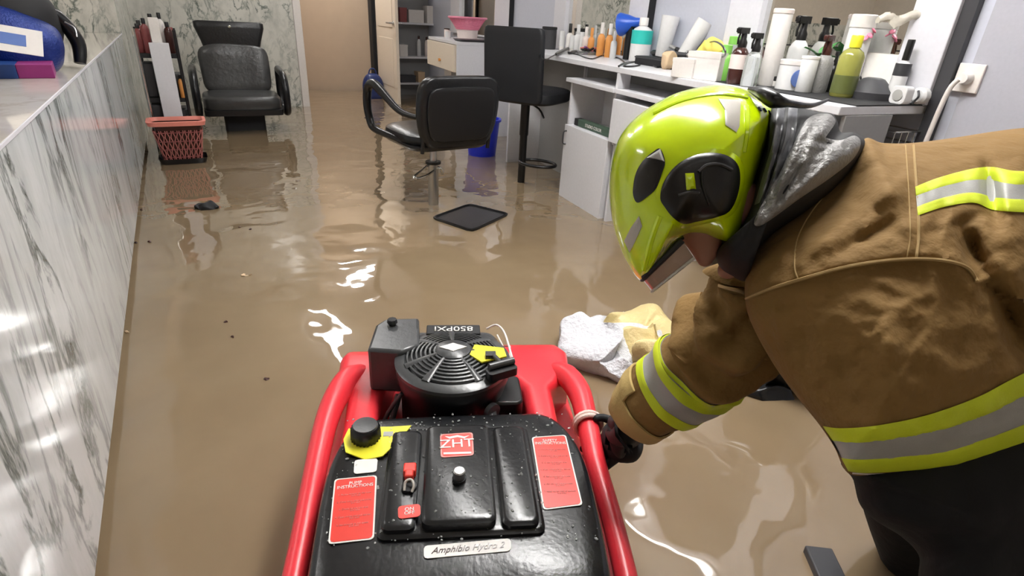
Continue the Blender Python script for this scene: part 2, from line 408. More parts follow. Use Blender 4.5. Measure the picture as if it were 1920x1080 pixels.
r = thing('handbag', 'black bag with a wide handle and glittering blue sequin side, standing on the marble counter', 'bag', (-.555, 2.88, .868), math.radians(8))
superball(.27, .17, .16, 2.6, .02, 5, 1, X=T(-.06, .05, .165)).build('bag_body', 'blackm', r)
superball(.16, .12, .115, 2.4, .010, 9, 3, X=T(.040, -.055, .108) @ Ry(20)).build('sequin_panel', 'sequin', r)
MB().tube([(.12, .0, .22), (.19, .03, .19), (.235, .05, .10), (.225, .03, .02)], [.022, .024, .026, .02], smooth=6).build('handle', 'leather', r)
MB().tube([(.21, .0, .17), (.235, -.01, .15), (.235, -.02, .12)], .004, smooth=4).build('ring', 'steel', r)
r = thing('card_box', 'flat dark blue and magenta box lying in front of the sequin bag on the counter', 'box', (-.585, 2.64, .868), math.radians(6))
MB().box(-.26, .10, -.06, .12, .0, .045).build('blue_side', 'bluecard', r, bevel=.002)
MB().box(.10, .20, -.055, .12, .0, .045).build('magenta_side', 'magenta', r, bevel=.002)
text('lettering', 'STYLE', .022, 'bluelabel', r, T(-.08, -.0605, .02) @ Rx(90))
r = thing('price_card', 'white card with a blue square propped against the black bag', 'card', D(26, 74, 1.80), math.radians(6))
Xc = Ry(10) @ Rx(55)
MB().box(-.075, .072, -.045, .045, -.001, .001, Xc).build('card', 'sticker', r)
MB().box(-.035, .03, -.020, .020, .001, .002, Xc).build('blue_square', 'bluelabel', r)

# ------------------------------------------------------------------ trolley with bottles and basket
r = thing('trolley', 'dark salon trolley with chrome upright and tall white panel beside the marble counter', 'trolley', (-.10, 5.45, 0))
[MB().box(-.14, .13, -.15, .15, z_, z_+.03).build('shelf', 'blackm', r) for z_ in (.06, .40, .72)]
for x in (-.135, .125):
    for y in (-.15, .15):
        MB().tube([(x, y, -.1), (x, y, .92)], .012).build('upright', 'chrome' if (x < 0 and y < 0) else 'black', r)
MB().box(-.055, .075, -.20, -.17, .03, .83).build('white_panel', 'white', r, bevel=.003)
MB().box(-.03, .035, -.18, -.15, .83, 1.0).build('upper_panel', 'sticker', r, bevel=.003)
MB().box(-.13, -.06, -.13, .1, .09, .38).box(.07, .12, -.1, .1, .09, .34).box(-.13, -.06, -.1, .1, .43, .68).box(.06, .12, -.1, .1, .43, .60).build('side_bin', 'darkgrey', r, bevel=.01)
def simple_bottle(label, cat, P, h, rad, body, cap, group=None, name='bottle', neck=.4, caph=.12, lab=None, parts=True, kind=0, labz=(.12, .6), rot=0):
    r = thing(name, label, cat, P, rot, group)
    hb_ = h*(1-caph)
    if kind == 0:
        MB().lathe([(rad*.9, 0), (rad, .03*h), (rad, hb_*.78), (rad*.8, hb_*.88), (rad*neck, hb_*.95), (rad*neck, hb_)], n=20).build('bottle_body', body, r)
    elif kind == 1:   # straight jar or can
        MB().lathe([(rad*.95, 0), (rad, .02*h), (rad, hb_*.98), (rad*.96, hb_)], n=24).build('bottle_body', body, r)
    elif kind == 2:   # tube standing on its cap
        MB().rings([[Vector((rad*(1.0)*math.cos(a_)*(1), rad*(1-.75*k)*math.sin(a_), h*caph+(h*(1-caph))*k)) for a_ in [2*math.pi*j/20 for j in range(20)]] for k in (0, .25, .5, .75, 1)]).build('bottle_body', body, r)
        MB().lathe([(rad*.8, 0), (rad*.85, h*caph)]).build('cap', cap, r)
    if kind != 2:
        cr = rad*(neck+.08) if kind == 0 else rad*1.04
        MB().lathe([(cr, hb_*(.96 if kind == 0 else 1)), (cr, h*.985), (cr*.9, h)], n=18).build('cap', cap, r)
    if lab: MB().lathe([(rad*1.015, h*labz[0]), (rad*1.015, h*labz[1])], n=24).build('paper_label', lab, r)
    return r
tb = [(-.13, -.05, .20, .030, 'maroon', 'black'), (-.075, -.08, .24, .028, 'maroon', 'blackm'), (-.12, .06, .22, .03, 'maroon', 'black'), (-.02, .0, .27, .03, 'sticker', 'black'), (.05, .02, .28, .028, 'sticker', 'black'), (.10, -.06, .22, .03, 'brown', 'black'), (.125, .06, .18, .03, 'maroon', 'maroon')]
tl = ['maroon bottle at the front left corner of the trolley top', 'maroon bottle next to the white panel on the trolley top', 'maroon bottle at the rear left of the trolley top',
      'white bottle with a black cap at the middle of the trolley top', 'taller white bottle with a black cap on the trolley top', 'dark brown bottle right of the upper white panel on the trolley', 'maroon bottle at the rear right of the trolley top']
for (x, y, h, rad, a, b), l in zip(tb, tl):
    simple_bottle(l, 'bottle', (-.10+x*.85, 5.45+y, .75), h, rad, a, b, 'bottles on the trolley top')
for (x, y, z, h, rad, a, b, l) in [(.11, -.12, .43, .17, .025, 'orange', 'black', 'orange bottle on the middle shelf of the trolley'), (.11, -.12, .09, .2, .03, 'dkgreen', 'black', 'dark green bottle on the lowest shelf of the trolley')]:
    simple_bottle(l, 'bottle', (-.10+x, 5.44+y, z), h, rad, a, b)
r = thing('basket', 'dark openwork waste basket with salmon pink rim standing in the water', 'basket', (-.075, 5.02, 0))
rs = []
MB().rings([rring(.25+.05*k, .17+.03*k, .04, -.08+.075*k) for k in (0, 1, 1.6)], capb=False).build('basket_base', 'black', r)
bb = MB()
for k in range(44):
    a = k/44; pl = rrect(1, 1, .2, 6); 
# lattice walls
def bpt(t, z):
    w_, d_ = .245+.10*(z/.3), .165+.06*(z/.3)
    pl = [Vector(p) for p in rrect(w_, d_, .04, 6)]; n = len(pl)
    ls = [(pl[(i+1) % n]-pl[i]).length for i in range(n)]; q = (t % 1)*sum(ls)
    for i in range(n):
        if q <= ls[i] or i == n-1: break
        q -= ls[i]
    p = pl[i].lerp(pl[(i+1) % n], min(1, q/max(ls[i], 1e-9)))
    return Vector((p.x, p.y, z))
for k in range(52):
    bb.tube([bpt(k/52+.005*math.sin(j*1.3+k%2*3.1), .03+.22*j/14) for j in range(15)], .0036, n=5)
bb.build('lattice', 'pinkmatt', r)
b3 = MB()
for z in (.05, .11, .17, .235): b3.tube([bpt(k/60, z) for k in range(61)], .004, n=5)
b3.build('lattice_band', 'maroon', r)
MB().rings([[bpt(k/40, z)*Vector((.93, .93, 1)).x if False else Vector((bpt(k/40, z).x*.93, bpt(k/40, z).y*.93, z)) for k in range(40)] for z in (.0, .29)], capb=False).build('liner', 'brown', r)
b4 = MB(); b4.rings([[Vector((bpt(k/48, z).x*s_, bpt(k/48, z).y*s_, z)) for k in range(48)] for z, s_ in ((.285, 1.02), (.285, 1.10), (.315, 1.12), (.318, 1.0), (.29, .96))], capa=False, capb=False)
b4.build('rim', 'salmon', r)

# ------------------------------------------------------------------ far black chair
r = thing('armchair', 'black leather salon armchair with headrest facing the camera before the marble wall', 'chair', (.50, 6.30, 0), math.radians(-2))
def cushion(w, d, h, rad, X, mb=None, e=3.5, nz=.0):
    return superball(w/2, d/2, h/2, e, nz, 5, rad, X=X, mb=mb, nu=36, nv=16)
cushion(.68, .56, .15, 1, T(0, -.05, .27), e=6).build('seat', 'leather_sheen', r)
cushion(.63, .13, .46, 2, T(0, .25, .52) @ Rx(-10), e=5, nz=.012).build('backrest', 'leather_sheen', r)
MB().rings([[Vector((w_/2*x, .30+dy+.045*math.cos(a)*(1), z)) if False else Vector((x_, y_, z)) for (x_, y_) in [(p[0], p[1]+.30+dy) for p in rrect(w_, .09, .04)]] for w_, dy, z in ((.50, 0, .70), (.54, .005, .78), (.62, .01, .90), (.62, .015, .945), (.58, .02, .955))]).build('headrest', 'leather', r)
MB().rings([rring(.68, .60, .05, .17), rring(.68, .60, .05, .22)], X=T(0, -.04, 0)).build('seat_frame', 'black', r)
for sx in (-1, 1):
    X = T(sx*.385, -.02, .32)
    b = MB()
    pts = [(0, .22, .22), (0, .05, .21), (0, -.15, .20), (0, -.26, .12), (0, -.28, -.02), (0, -.24, -.13), (0, -.05, -.15), (0, .18, -.15), (0, .24, .0), (0, .22, .22)]
    b.tube(pts, .033, n=10, smooth=4, X=X); b.build('armrest', 'leather', r)
MB().rings([rring(.36, .30, .03, -.1), rring(.36, .30, .03, .19)]).build('pedestal', 'blackm', r)
MB().lathe([(.012, 0), (.014, .006), (.008, .012)], X=T(0, .245, .91) @ Rx(90)).build('stud', 'chrome', r)

# ------------------------------------------------------------------ styling chair (seen from behind)
r = thing('styling_chair', 'black hydraulic styling chair with looped arms seen from behind, standing in the water', 'chair', (1.36, 3.40, 0), math.radians(6))
def backring(z, w_, d_, y, rr=.05): return [Vector((p[0], p[1]+y, z)) for p in rrect(w_, d_, min(rr, d_/2-.001, w_/2-.001), 5)]
tilt = lambda z: -.27-.10*(z-.4)
prof = [(.42, .34), (.44, .42), (.50, .50), (.60, .54), (.70, .545), (.77, .53), (.81, .47), (.832, .38)]
MB().rings([backring(z, w_, .07, tilt(z), .034) for z, w_ in prof]).build('backrest', 'leather', r, sub=1)
prof2 = [(.46, .34), (.50, .41), (.60, .445), (.70, .45), (.75, .42), (.775, .34)]
MB().rings([backring(z, w_, .02, tilt(z)-.04, .009) for z, w_ in prof2]).build('back_shell', 'black', r, sub=1)
superball(.27, .27, .05, 3.5, X=T(0, .02, .455), nu=36, nv=12).build('seat', 'leather', r)
MB().rings([[Vector((p[0], p[1]+.0, z)) for p in rrect(w_, d_, .1)] for w_, d_, z in ((.36, .36, .385), (.5, .5, .40), (.54, .54, .42), (.54, .54, .43))]).build('seat_base', 'black', r)
for sx in (-1, 1):
    pts = [(sx*.24, -.24, .60), (sx*.29, -.12, .62), (sx*.315, .06, .70), (sx*.32, .18, .735), (sx*.32, .27, .70), (sx*.32, .30, .60), (sx*.31, .29, .50), (sx*.30, .24, .455), (sx*.27, .05, .44), (sx*.24, -.10, .425)]
    MB().tube(pts, [.014, .02, .027, .028, .026, .024, .024, .02, .018], smooth=5).build('armrest', 'leather', r)
    MB().tube([(sx*.225, -.27, .40), (sx*.225, -.29, .52)], .012).build('back_bracket', 'black', r)
MB().lathe([(.034, -.1), (.034, .27), (.036, .275), (.022, .28), (.022, .39)], c=(-.03, -.03, 0)).build('hydraulic_column', 'steel', r)
MB().lathe([(.05, .27), (.05, .285)], c=(-.03, -.03, 0)).build('collar', 'black', r)
MB().tube([(.0, .0, .22), (-.02, -.05, .24), (-.12, -.14, .235), (-.22, -.20, .235), (-.245, -.205, .245), (-.24, -.19, .25), (-.05, .0, .255)], .008, smooth=4).tube([(-.03, -.05, .25), (.01, -.06, .24), (.02, -.06, .20)], .009, smooth=3).build('pump_lever', 'chrome', r)
MB().lathe([(.30, -.095), (.30, -.08), (.05, -.06)]).build('base', 'chrome', r)

# plate on the water
pl = [onz(808, 410), onz(885, 436), onz(956, 403), onz(880, 384)]
c = sum(pl, Vector())/4
r = thing('rubber_mat', 'dark square mat with raised black rim lying at the water surface near the styling chair', 'mat', c)
def rq(pl, k, z):
    q = [c+(p-c)*k for p in pl]; out = []
    for i in range(4):
        a, b, d = q[i-1], q[i], q[(i+1) % 4]
        out += [(b+(a-b)*.12)-c+Vector((0, 0, z)), (b+(a-b)*.03+(d-b)*.03)-c+Vector((0, 0, z)), (b+(d-b)*.12)-c+Vector((0, 0, z))]
    return out
MB().rings([rq(pl, .98, -.02), rq(pl, .98, .006)]).build('sheet', 'wetblack', r)
MB().rings([rq(pl, 1.0, -.02), rq(pl, 1.0, .012), rq(pl, .95, .014), rq(pl, .94, .004)], capb=False).build('rim', 'black', r)

# ------------------------------------------------------------------ bar stool
r = thing('bar_stool', 'tall black bar stool with a square padded back standing at the white counter', 'stool', (2.17, 3.66, 0), math.radians(-58))
MB().rings([backring(z, w_, .055, -.20-.05*(z-.6), .026) for z, w_ in ((.62, .42), (.64, .45), (1.04, .455), (1.075, .44), (1.085, .41))]).build('backrest', 'leather_dull', r)
superball(.25, .25, .055, 4, X=T(.03, .03, .645), nu=36, nv=12).build('seat', 'leather_dull', r)
MB().lathe([(.028, -.1), (.028, .35), (.033, .36), (.033, .60)]).build('column', 'black', r)
MB().tube([(0, 0, .60), (.12, -.02, .56), (.17, -.03, .50)], .007, smooth=3).build('lever', 'black', r)
MB().tube([(0, 0, .16)]+[(.14+.14*math.cos(math.radians(180-a)), .0+.10*math.sin(math.radians(180-a))-.02, .17) for a in range(20, 341, 20)]+[(0, -.02, .16)], .012, smooth=2).build('footrest', 'black', r)
MB().lathe([(.21, -.095), (.2, -.085), (.04, -.07)]).build('base', 'black', r)

# ------------------------------------------------------------------ white workstation along the right wall
DZ = .916
r = rthing('salon_counter', 'long white worktop running under the mirrors, crowded with bottles', 'worktop', 0, 0)
MB().box(0, 3.03, .0, .50, DZ-.032, DZ).build('board', 'white', r, bevel=.003)
MB().box(3.00, 3.03, .0, .51, -.09, DZ-.033).build('end_panel', 'white', r, bevel=.002)
MB().box(-.002, .016, .20, .46, .28, DZ-.033).build('side_panel', 'grey', r, bevel=.002)
MB().box(1.45, 1.475, .42, .50, .80, DZ-.033).box(2.15, 2.165, .30, .32, -.09, DZ-.033).build('post', 'white', r)
MB().box(.02, 3.0, .20, .215, -.09, DZ-.033).build('back_panel', 'grey', r)
r = rthing('cabinet', 'low white cabinet with open compartment above a hinged door', 'cabinet', 1.46, 0)
MB().box(0, .02, .22, .50, -.09, .775).box(.53, .55, .22, .50, -.09, .775).box(.02, .53, .22, .5, .48, .50).box(.02, .53, .22, .24, -.09, .775).box(.02, .53, .22, .5, .0, .02).build('body', 'white', r)
MB().box(-.005, .57, .22, .53, .775, .80).build('top', 'white', r, bevel=.002)
d = MB().box(.0, .55, .50, .518, -.07, .50).build('door', 'white', r, bevel=.002)
MB().tube([(.52, .518, .46), (.52, .54, .45), (.52, .54, .38), (.52, .518, .37)], .005, smooth=3).build('handle', 'darkgrey', d)
bx = rthing('product_box', 'long dark green box with a black end on the open cabinet shelf', 'box', 1.50, .42, .502)
MB().box(.02, .42, 0, .05, 0, .045).build('green_carton', 'dkgreen', bx, bevel=.002)
MB().box(.42, .47, 0, .05, -.0, .045).build('black_end', 'blackm', bx, bevel=.002)
text('lettering', 'STUDIO COLOR', .028, 'sticker', bx, T(.22, .0515, .022) @ Rx(90) @ Matrix.Rotation(math.pi, 4, 'Y') , .0004)
r = rthing('drawer_unit', 'white drawer unit with slim black handles beneath the worktop behind the helmet', 'cabinet', 0, 0)
MB().box(.04, 1.44, .22, .52, .775, .80).build('top', 'white', r, bevel=.002)
MB().box(.04, 1.44, .22, .50, .48, .74).box(.04, .06, .22, .50, -.09, .74).box(1.40, 1.42, .22, .50, -.09, .5).box(.7, .72, .22, .5, -.09, .5).build('body', 'white', r)
for k in range(2):
    d = MB().box(.05+.7*k, .74+.7*k, .50, .53, .50, .745).build('drawer', 'white', r, bevel=.002)
    MB().tube([(.28+.7*k, .53, .64), (.29+.7*k, .55, .638), (.50+.7*k, .55, .638), (.51+.7*k, .53, .64)], .004, smooth=2).build('handle', 'black', d)
# wire basket
r = rthing('wire_basket', 'chrome wire basket hanging under the near end of the worktop', 'basket', -.02, .10, .72)
b = MB()
for z in (0, .05, .10): b.tube([(0, -.08, z), (0, .08, z), (.14, .08, z), (.14, -.08, z), (0, -.08, z)], .004)
for k in range(5): b.tube([(0, -.08+.04*k, .10), (0, -.08+.04*k, 0), (.14, -.08+.04*k, 0), (.14, -.08+.04*k, .10)], .002)
b.tube([(.0, -.08, .1), (0, -.08, .165)], .003).tube([(.14, .08, .1), (.14, .08, .165)], .003).build('wire', 'chrome', r)
# black mat under the bottles
r = rthing('counter_mat', 'thin black mat under the spray bottles on the near worktop', 'mat', 0, 0, DZ)
MB().box(.0, .78, .04, .42, 0, .004).build('mat', 'blackm', r)
DM = DZ+.004
# wall socket with plug and cable
r = rthing('wall_socket', 'beige wall socket with a plug and hanging cable on the grey wall', 'socket', -.11, .004, 1.03)
MB().box(-.045, .045, 0, .012, -.05, .05).build('plate', 'trim', r, bevel=.003)
MB().lathe([(.022, .012), (.024, .02), (.018, .045)], X=Rx(-90) @ T(0, 0, 0)).build('plug', 'sticker', r)
MB().tube([(0.01, .045, -.005), (.028, .05, -.05), (.045, .04, -.2), (.055, .035, -.45), (.06, .03, -.9)], .009, smooth=4).build('cable', 'trim', r)

# far workstation
r = rthing('workstation', 'small white workstation with a cream drawer below the farthest mirror', 'desk', 4.08, 0)
MB().box(0, 1.0, 0, .62, .87, .90).build('top', 'white', r, bevel=.003)
MB().box(0, .02, 0, .62, -.09, .87).build('side_panel', 'white', r); MB().box(.97, .99, 0, .2, -.09, .87).build('side_panel', 'white', r)
d = MB().box(.05, 1.0, .40, .635, .62, .865).build('drawer', 'door', r, bevel=.003)
MB().lathe([(.012, 0), (.016, .02)], X=T(.5, .635, .70) @ Rx(-90)).build('knob', 'orange', d)
MB().box(.55, .8, .1, .5, -.09, .62).build('inner_cabinet', 'white', r)
r = rthing('basket', 'pink openwork plastic basket on the far workstation', 'basket', 4.62, .33, .90)
b = MB()
for k in range(9):
    z = .10+.012*k; b.tube([( (.12+.007*k)*math.cos(a*math.pi/12), (.12+.007*k)*math.sin(a*math.pi/12), z) for a in range(25)], .006, n=5)
for a in range(24): b.tube([(.11*math.cos(a*math.pi/12), .11*math.sin(a*math.pi/12), .10), (.19*math.cos(a*math.pi/12), .19*math.sin(a*math.pi/12), .205)], .006, n=5)
b.build('lattice', 'pink', r); MB().lathe([(.10, .0), (.115, .10), (.10, .10), (.09, .01)]).build('bowl', 'palepink', r)
MB().tube([(.195*math.cos(a*math.pi/18), .195*math.sin(a*math.pi/18), .205) for a in range(37)], .010).build('rim', 'pink', r)
r = rthing('tray', 'dark flat tray on the far workstation beside the bar stool back', 'tray', 4.2, .42, .90)
MB().rings([rring(.22, .3, .03, 0), rring(.26, .34, .03, .02)]).build('tray_body', 'darkgrey', r)
simple_bottle('small white jar left of the dark tray on the far workstation', 'jar', RW @ Vector((4.75, .5, .90)), .07, .03, 'white_gloss', 'sticker', kind=1)
simple_bottle('small pale jar with a brown lid at the far end of the far workstation', 'jar', RW @ Vector((4.95, .45, .90)), .09, .03, 'palepink', 'brown', kind=1)

# shelf unit behind the open door
r = thing('shelf_unit', 'open white shelf unit behind the open door', 'shelf', (2.68, 8.22, 0))
[MB().box(a_, a_+.02, 0, .28, -.09, 1.7).build('side_panel', 'white', r) for a_ in (0, .72)]
for z in (.20, .55, .99, 1.45): MB().box(.02, .72, 0, .28, z-.025, z).build('shelf', 'white', r)
MB().box(.02, .72, .27, .28, -.09, 1.7).build('back_panel', 'grey', r)
for (x, y, z, w_, h, m, l, nm) in [(.17, .1, .99, .10, .18, 'maroon', 'dark maroon box on the upper board of the shelf unit', 'box'), (.36, .1, .99, .22, .16, 'boxwhite', 'speckled white box on the upper board of the shelf unit', 'box'),
        (.60, .1, .99, .16, .22, 'boxwhite', 'taller patterned box at the right end of the upper board', 'box'), (.16, .1, .55, .12, .15, 'sticker', 'white box with a dark dot on the middle board of the shelf unit', 'box'),
        (.42, .12, .55, .06, .27, 'white_gloss', 'tall white bottle on the middle board of the shelf unit', 'bottle'), (.54, .12, .55, .06, .26, 'palepink', 'tall pinkish bottle on the middle board of the shelf unit', 'bottle'), (.22, .1, .20, .22, .09, 'darkgrey', 'dark mixed carton on the lowest board of the shelf unit', 'box'), (.42, .1, .20, .10, .14, 'boxbeige', 'tan carton on the lowest board of the shelf unit', 'box')]:
    if nm == 'box':
        o = thing('carton', l, 'box', (2.68+x, 8.22+y, z)); MB().box(-w_/2, w_/2, -.07, .1, 0, h).build('box_body', m, o, bevel=.003); MB().box(-w_/2-.002, w_/2+.002, -.072, .102, h*.86, h+.002).build('lid', m, o)
    else: simple_bottle(l, 'bottle', (2.68+x, 8.22+y, z), h, w_/2, m, 'brown')

# bucket & blue item
r = rthing('bucket', 'bright blue plastic bucket with wire handle behind the styling chair', 'bucket', 3.33, .62, 0)
MB().lathe([(.115, -.1), (.15, .30), (.165, .30), (.165, .32), (.145, .32), (.11, -.07)], n=32).build('bucket_body', 'blue', r)
MB().tube([(.16*math.cos(math.radians(a)), .16*math.sin(math.radians(a)), .29-.15*math.sin(math.radians(a))) for a in range(0, 181, 12)], .004).build('handle', 'steel', r)
r = thing('blue_bag', 'rounded dark blue bag standing in the water by the dark door frame', 'bag', (2.36, 8.2, 0))
superball(.14, .10, .20, 2.6, .01, 6, 4, X=T(0, 0, .13)).build('bag_body', 'navyplastic', r)
MB().tube([(-.06, 0, .3), (-.03, 0, .38), (.03, 0, .38), (.06, 0, .3)], .01, smooth=4).build('handle', 'navyplastic', r)

# ------------------------------------------------------------------ things on the worktop
RWI = RW.inverted()
def base(px, py, z=DZ, tmin=.085):
    P = onz(px, py, z); q = RWI @ P
    if q.y < tmin or P.y > 6:      # keep it on the worktop, in front of the wall
        lo, hi = -.5, 6.5
        for _ in range(50):
            m = (lo+hi)/2
            if pj(RW @ Vector((m, tmin, z)))[0] > px: lo = m
            else: hi = m
        P = RW @ Vector(((lo+hi)/2, tmin, z))
    return P
def dims(px, py, top, wpx, z=DZ):
    P = base(px, py, z); q = pj(P)[2]
    return P, zat(P, top)-z, wpx*q/F
def spray(label, px, py, top, wpx, body, head, lab=None, z=DZ, hr=0, group=None, hs=1., lean=0):
    P, h, w_ = dims(px, py, top, wpx, z); R = w_/2
    r = thing('spray_bottle', label, 'bottle', P, math.radians(hr), group)
    if lean: 
        mt = r.matrix_world @ Ry(lean); r.matrix_world = mt; ROOTM[r.name] = mt
    hb_ = h*.66
    MB().lathe([(R*.92, 0), (R, .015), (R, hb_*.80), (R*.75, hb_*.92), (R*.42, hb_)], n=22).build('bottle_body', body, r)
    if lab: MB().lathe([(R*1.015, hb_*.42), (R*1.015, hb_*.80)], n=22).build('paper_label', lab, r)
    c_ = R*.5
    MB().lathe([(c_, hb_*.98), (c_*1.05, hb_*1.12), (c_*.7, hb_*1.2), (c_*.6, h*.92)], n=14).build('collar', head, r)
    b = MB(); s_ = hs
    b.box(-R*1.0*s_, R*.55*s_, -c_*.55, c_*.55, h*.88, h*.985)
    b.box(-R*1.25*s_, -R*.95*s_, -c_*.4, c_*.4, h*.90, h*.97)
    b.tube([(-R*.65*s_, 0, h*.9), (-R*.85*s_, 0, h*.80), (-R*.8*s_, 0, h*.70)], c_*.25, n=8)
    b.build('trigger', head, r, bevel=.003)
    return r
def jar(label, cat, px, py, top, wpx, body, cap, z=DZ, kind=1, lab=None, caph=.2, name='jar', labz=(.2, .7), neck=.4, group=None):
    P, h, w_ = dims(px, py, top, wpx, z)
    return simple_bottle(label, cat, P, h, w_/2, body, cap, group, name, neck, caph, lab, kind=kind, labz=labz)
jar('black ribbed canister just right of the bar stool back', 'canister', 1028, 92, 50, 27, 'darkgrey', 'blackm', caph=.12, name='canister')
# row of bottles before the middle mirror
row = [(1066, 80, 44, 13, 'sticker', 'black', 'slim white bottle with a black pump nearest the black canister'), (1081, 82, 46, 14, 'white_gloss', 'white_gloss', 'white bottle second in the row before the middle mirror'),
       (1096, 84, 50, 13, 'palepink', 'sticker', 'pale pink bottle before the middle mirror'), (1106, 84, 52, 12, 'orange', 'orange', 'light orange short bottle before the middle mirror'),
       (1124, 88, 42, 14, 'orange', 'sticker', 'orange bottle with a tall white cap left of the blue hair dryer'), (1139, 89, 44, 14, 'orange', 'sticker', 'second orange bottle with a white cap beside the blue hair dryer'), (1148, 92, 58, 12, 'white_gloss', 'white_gloss', 'short white bottle below the blue hair dryer')]
for x, y, t, w_, b_, c_, l in row: jar(l, 'bottle', x, y, t, w_, b_, c_, kind=0, caph=.3, name='bottle', group='small bottles before the middle mirror')
for (x, y, t, w_, l) in [(1052, 86, 58, 11, 'small white tube beside the black canister'), (1073, 92, 66, 14, 'white tube standing before the slim white bottles'), (1089, 88, 60, 10, 'small white tube left of the tool tray')]:
    jar(l, 'tube', x, y, t, w_, 'white_gloss', 'sticker', kind=2, name='tube', group='white tubes by the tray')
P = base(1108, 98)
r = thing('tool_tray', 'glass tray heaped with dark and purple hair clips', 'tray', P, A57*-1)
MB().rings([rring(.20, .11, .03, 0), rring(.23, .13, .04, .025)], capb=True).build('tray_body', 'clear', r)
random.seed(3)
for k in range(22):
    a = random.uniform(0, 180); x, y = random.uniform(-.08, .08), random.uniform(-.035, .035)
    th_ = thing('hair_clip', 'hair clip of the heap in the glass tray', 'hair clip', P+Vector((x, y, .012+.03*random.random())), math.radians(a), 'hair clips in the tray')
    cm = random.choice(['black', 'purple', 'darkgrey', 'purple', 'pinklabel']); th_['label'] = {'black': 'black', 'purple': 'purple', 'darkgrey': 'dark grey', 'pinklabel': 'pink'}[cm]+' hair clip heaped with others in the glass tray'
    MB().rings([[Vector((xx, yy*k_, zz)) for xx, zz, k_ in ((-.03, 0, 1), (.03, 0, .5), (.03, .008, .5), (-.03, .014, 1))] for yy in (-.008, .008)], X=Ry(random.uniform(-25, 25))).build('clip_body', cm, th_, bevel=.002)
# straightener with cord
def cord(name, label, cat, pts, r_, m, z=DZ):
    W_ = [base(x, y, z+r_+dz, .06) for x, y, dz in pts]
    o = thing(name, label, cat, W_[0])
    b = MB().tube(W_, r_, smooth=6, n=8); b.build('cord', m, o, world=True); return o
def iron(label, a, b_, thick, m='black', cat='hair iron', cpts=None, z=DZ):
    A = base(a[0], a[1], z+thick); B = base(b_[0], b_[1], z+thick+ (b_[2] if len(b_) > 2 else 0)); o = thing('hair_iron', label, cat, A)
    MB().tube([A, A+(B-A)*.1, A+(B-A)*.5, B], [thick*.6, thick, thick, thick*.7], n=12).build('handle', m, o, world=True)
    V = (B-A)
    MB().tube([B, B+V*.35], [thick*.7, thick*.6], n=10).build('barrel', 'steel', o, world=True)
    if cpts: MB().tube([A]+[base(x, y, z+.005+dz, .06) for x, y, dz in cpts], .004, smooth=6, n=8).build('cord', m, o, world=True)
    return o
iron('black hair straightener lying at the worktop edge beside the bar stool', (1042, 102), (1066, 88, .01), .013, cpts=[(1034, 106, 0), (1020, 112, 0), (1010, 100, .01)])
iron('black hair straightener lying before the glass tray', (1066, 99), (1082, 92, .0), .012, cpts=[(1085, 103, 0), (1098, 108, 0), (1112, 110, 0), (1130, 104, 0), (1150, 103, 0), (1162, 110, 0), (1172, 118, 0)])
# blue hair dryer
P = base(1170, 92)
r = thing('hair_dryer', 'hair dryer with a wide royal blue diffuser and black handle', 'hair dryer', P, math.radians(-60))
q = pj(P)[2]; k = q/F
zc = zat(P, 44)-DZ
MB().lathe([(19*k, -18*k), (20*k, -14*k), (15*k, 0), (8*k, 14*k), (6*k, 24*k)], X=T(0, 0, zc) @ Ry(80) @ T(0, 0, 0)).build('diffuser', 'royal', r)
MB().tube([(8*k, 0, zc-4*k), (4*k, 0, zc-25*k), (3*k, 0, .005)], [9*k, 7*k, 6*k]).build('handle', 'black', r)
r = jar('large white bottle with a teal label beside the blue hair dryer', 'bottle', 1197, 112, 33, 38, 'white_gloss', 'sticker', kind=0, caph=.14, name='bottle', lab='teal', labz=(.42, .72), neck=.35)
o1, o2 = RWI @ base(1216, 100, DZ, .10), RWI @ base(1332, 100, DZ, .10)
r = rthing('organiser_tray', 'low black organiser tray carrying irons and dryers behind the off-white boxes', 'tray', o2.x, .06, DZ)
OH = .05; Lo = o1.x-o2.x
MB().box(0, Lo, 0, .15, 0, OH).build('tray_body', 'blackm', r, bevel=.004)
MB().box(-.003, Lo+.003, -.0, .153, OH-.012, OH-.004).build('rim', 'darkgrey', r)
for i, (px, py, tp, wp, rot, l) in enumerate([(1240, 88, 30, 32, -6, 'upright white cup leaning against the grey wall'), (1278, 92, 36, 32, -30, 'white cup tilted to the right beside the upright one')]):
    P, h, w_ = dims(px, py, tp, wp, DZ+OH)
    X = T(*P) @ RW.to_3x3().to_4x4() @ Ry(rot*-1*-1) @ T(0, 0, .0)
    r = thing('cup', l, 'cup', group=None, X=T(*(P+Vector((0, 0, .002+.012*(i > 0))))) @ Matrix.Rotation(math.radians(-rot), 4, fw))
    MB().lathe([(w_*.36, 0), (w_*.38, .004), (w_*.52, h), (w_*.50, h), (w_*.36, .01)]).build('cup_body', 'white_gloss', r)
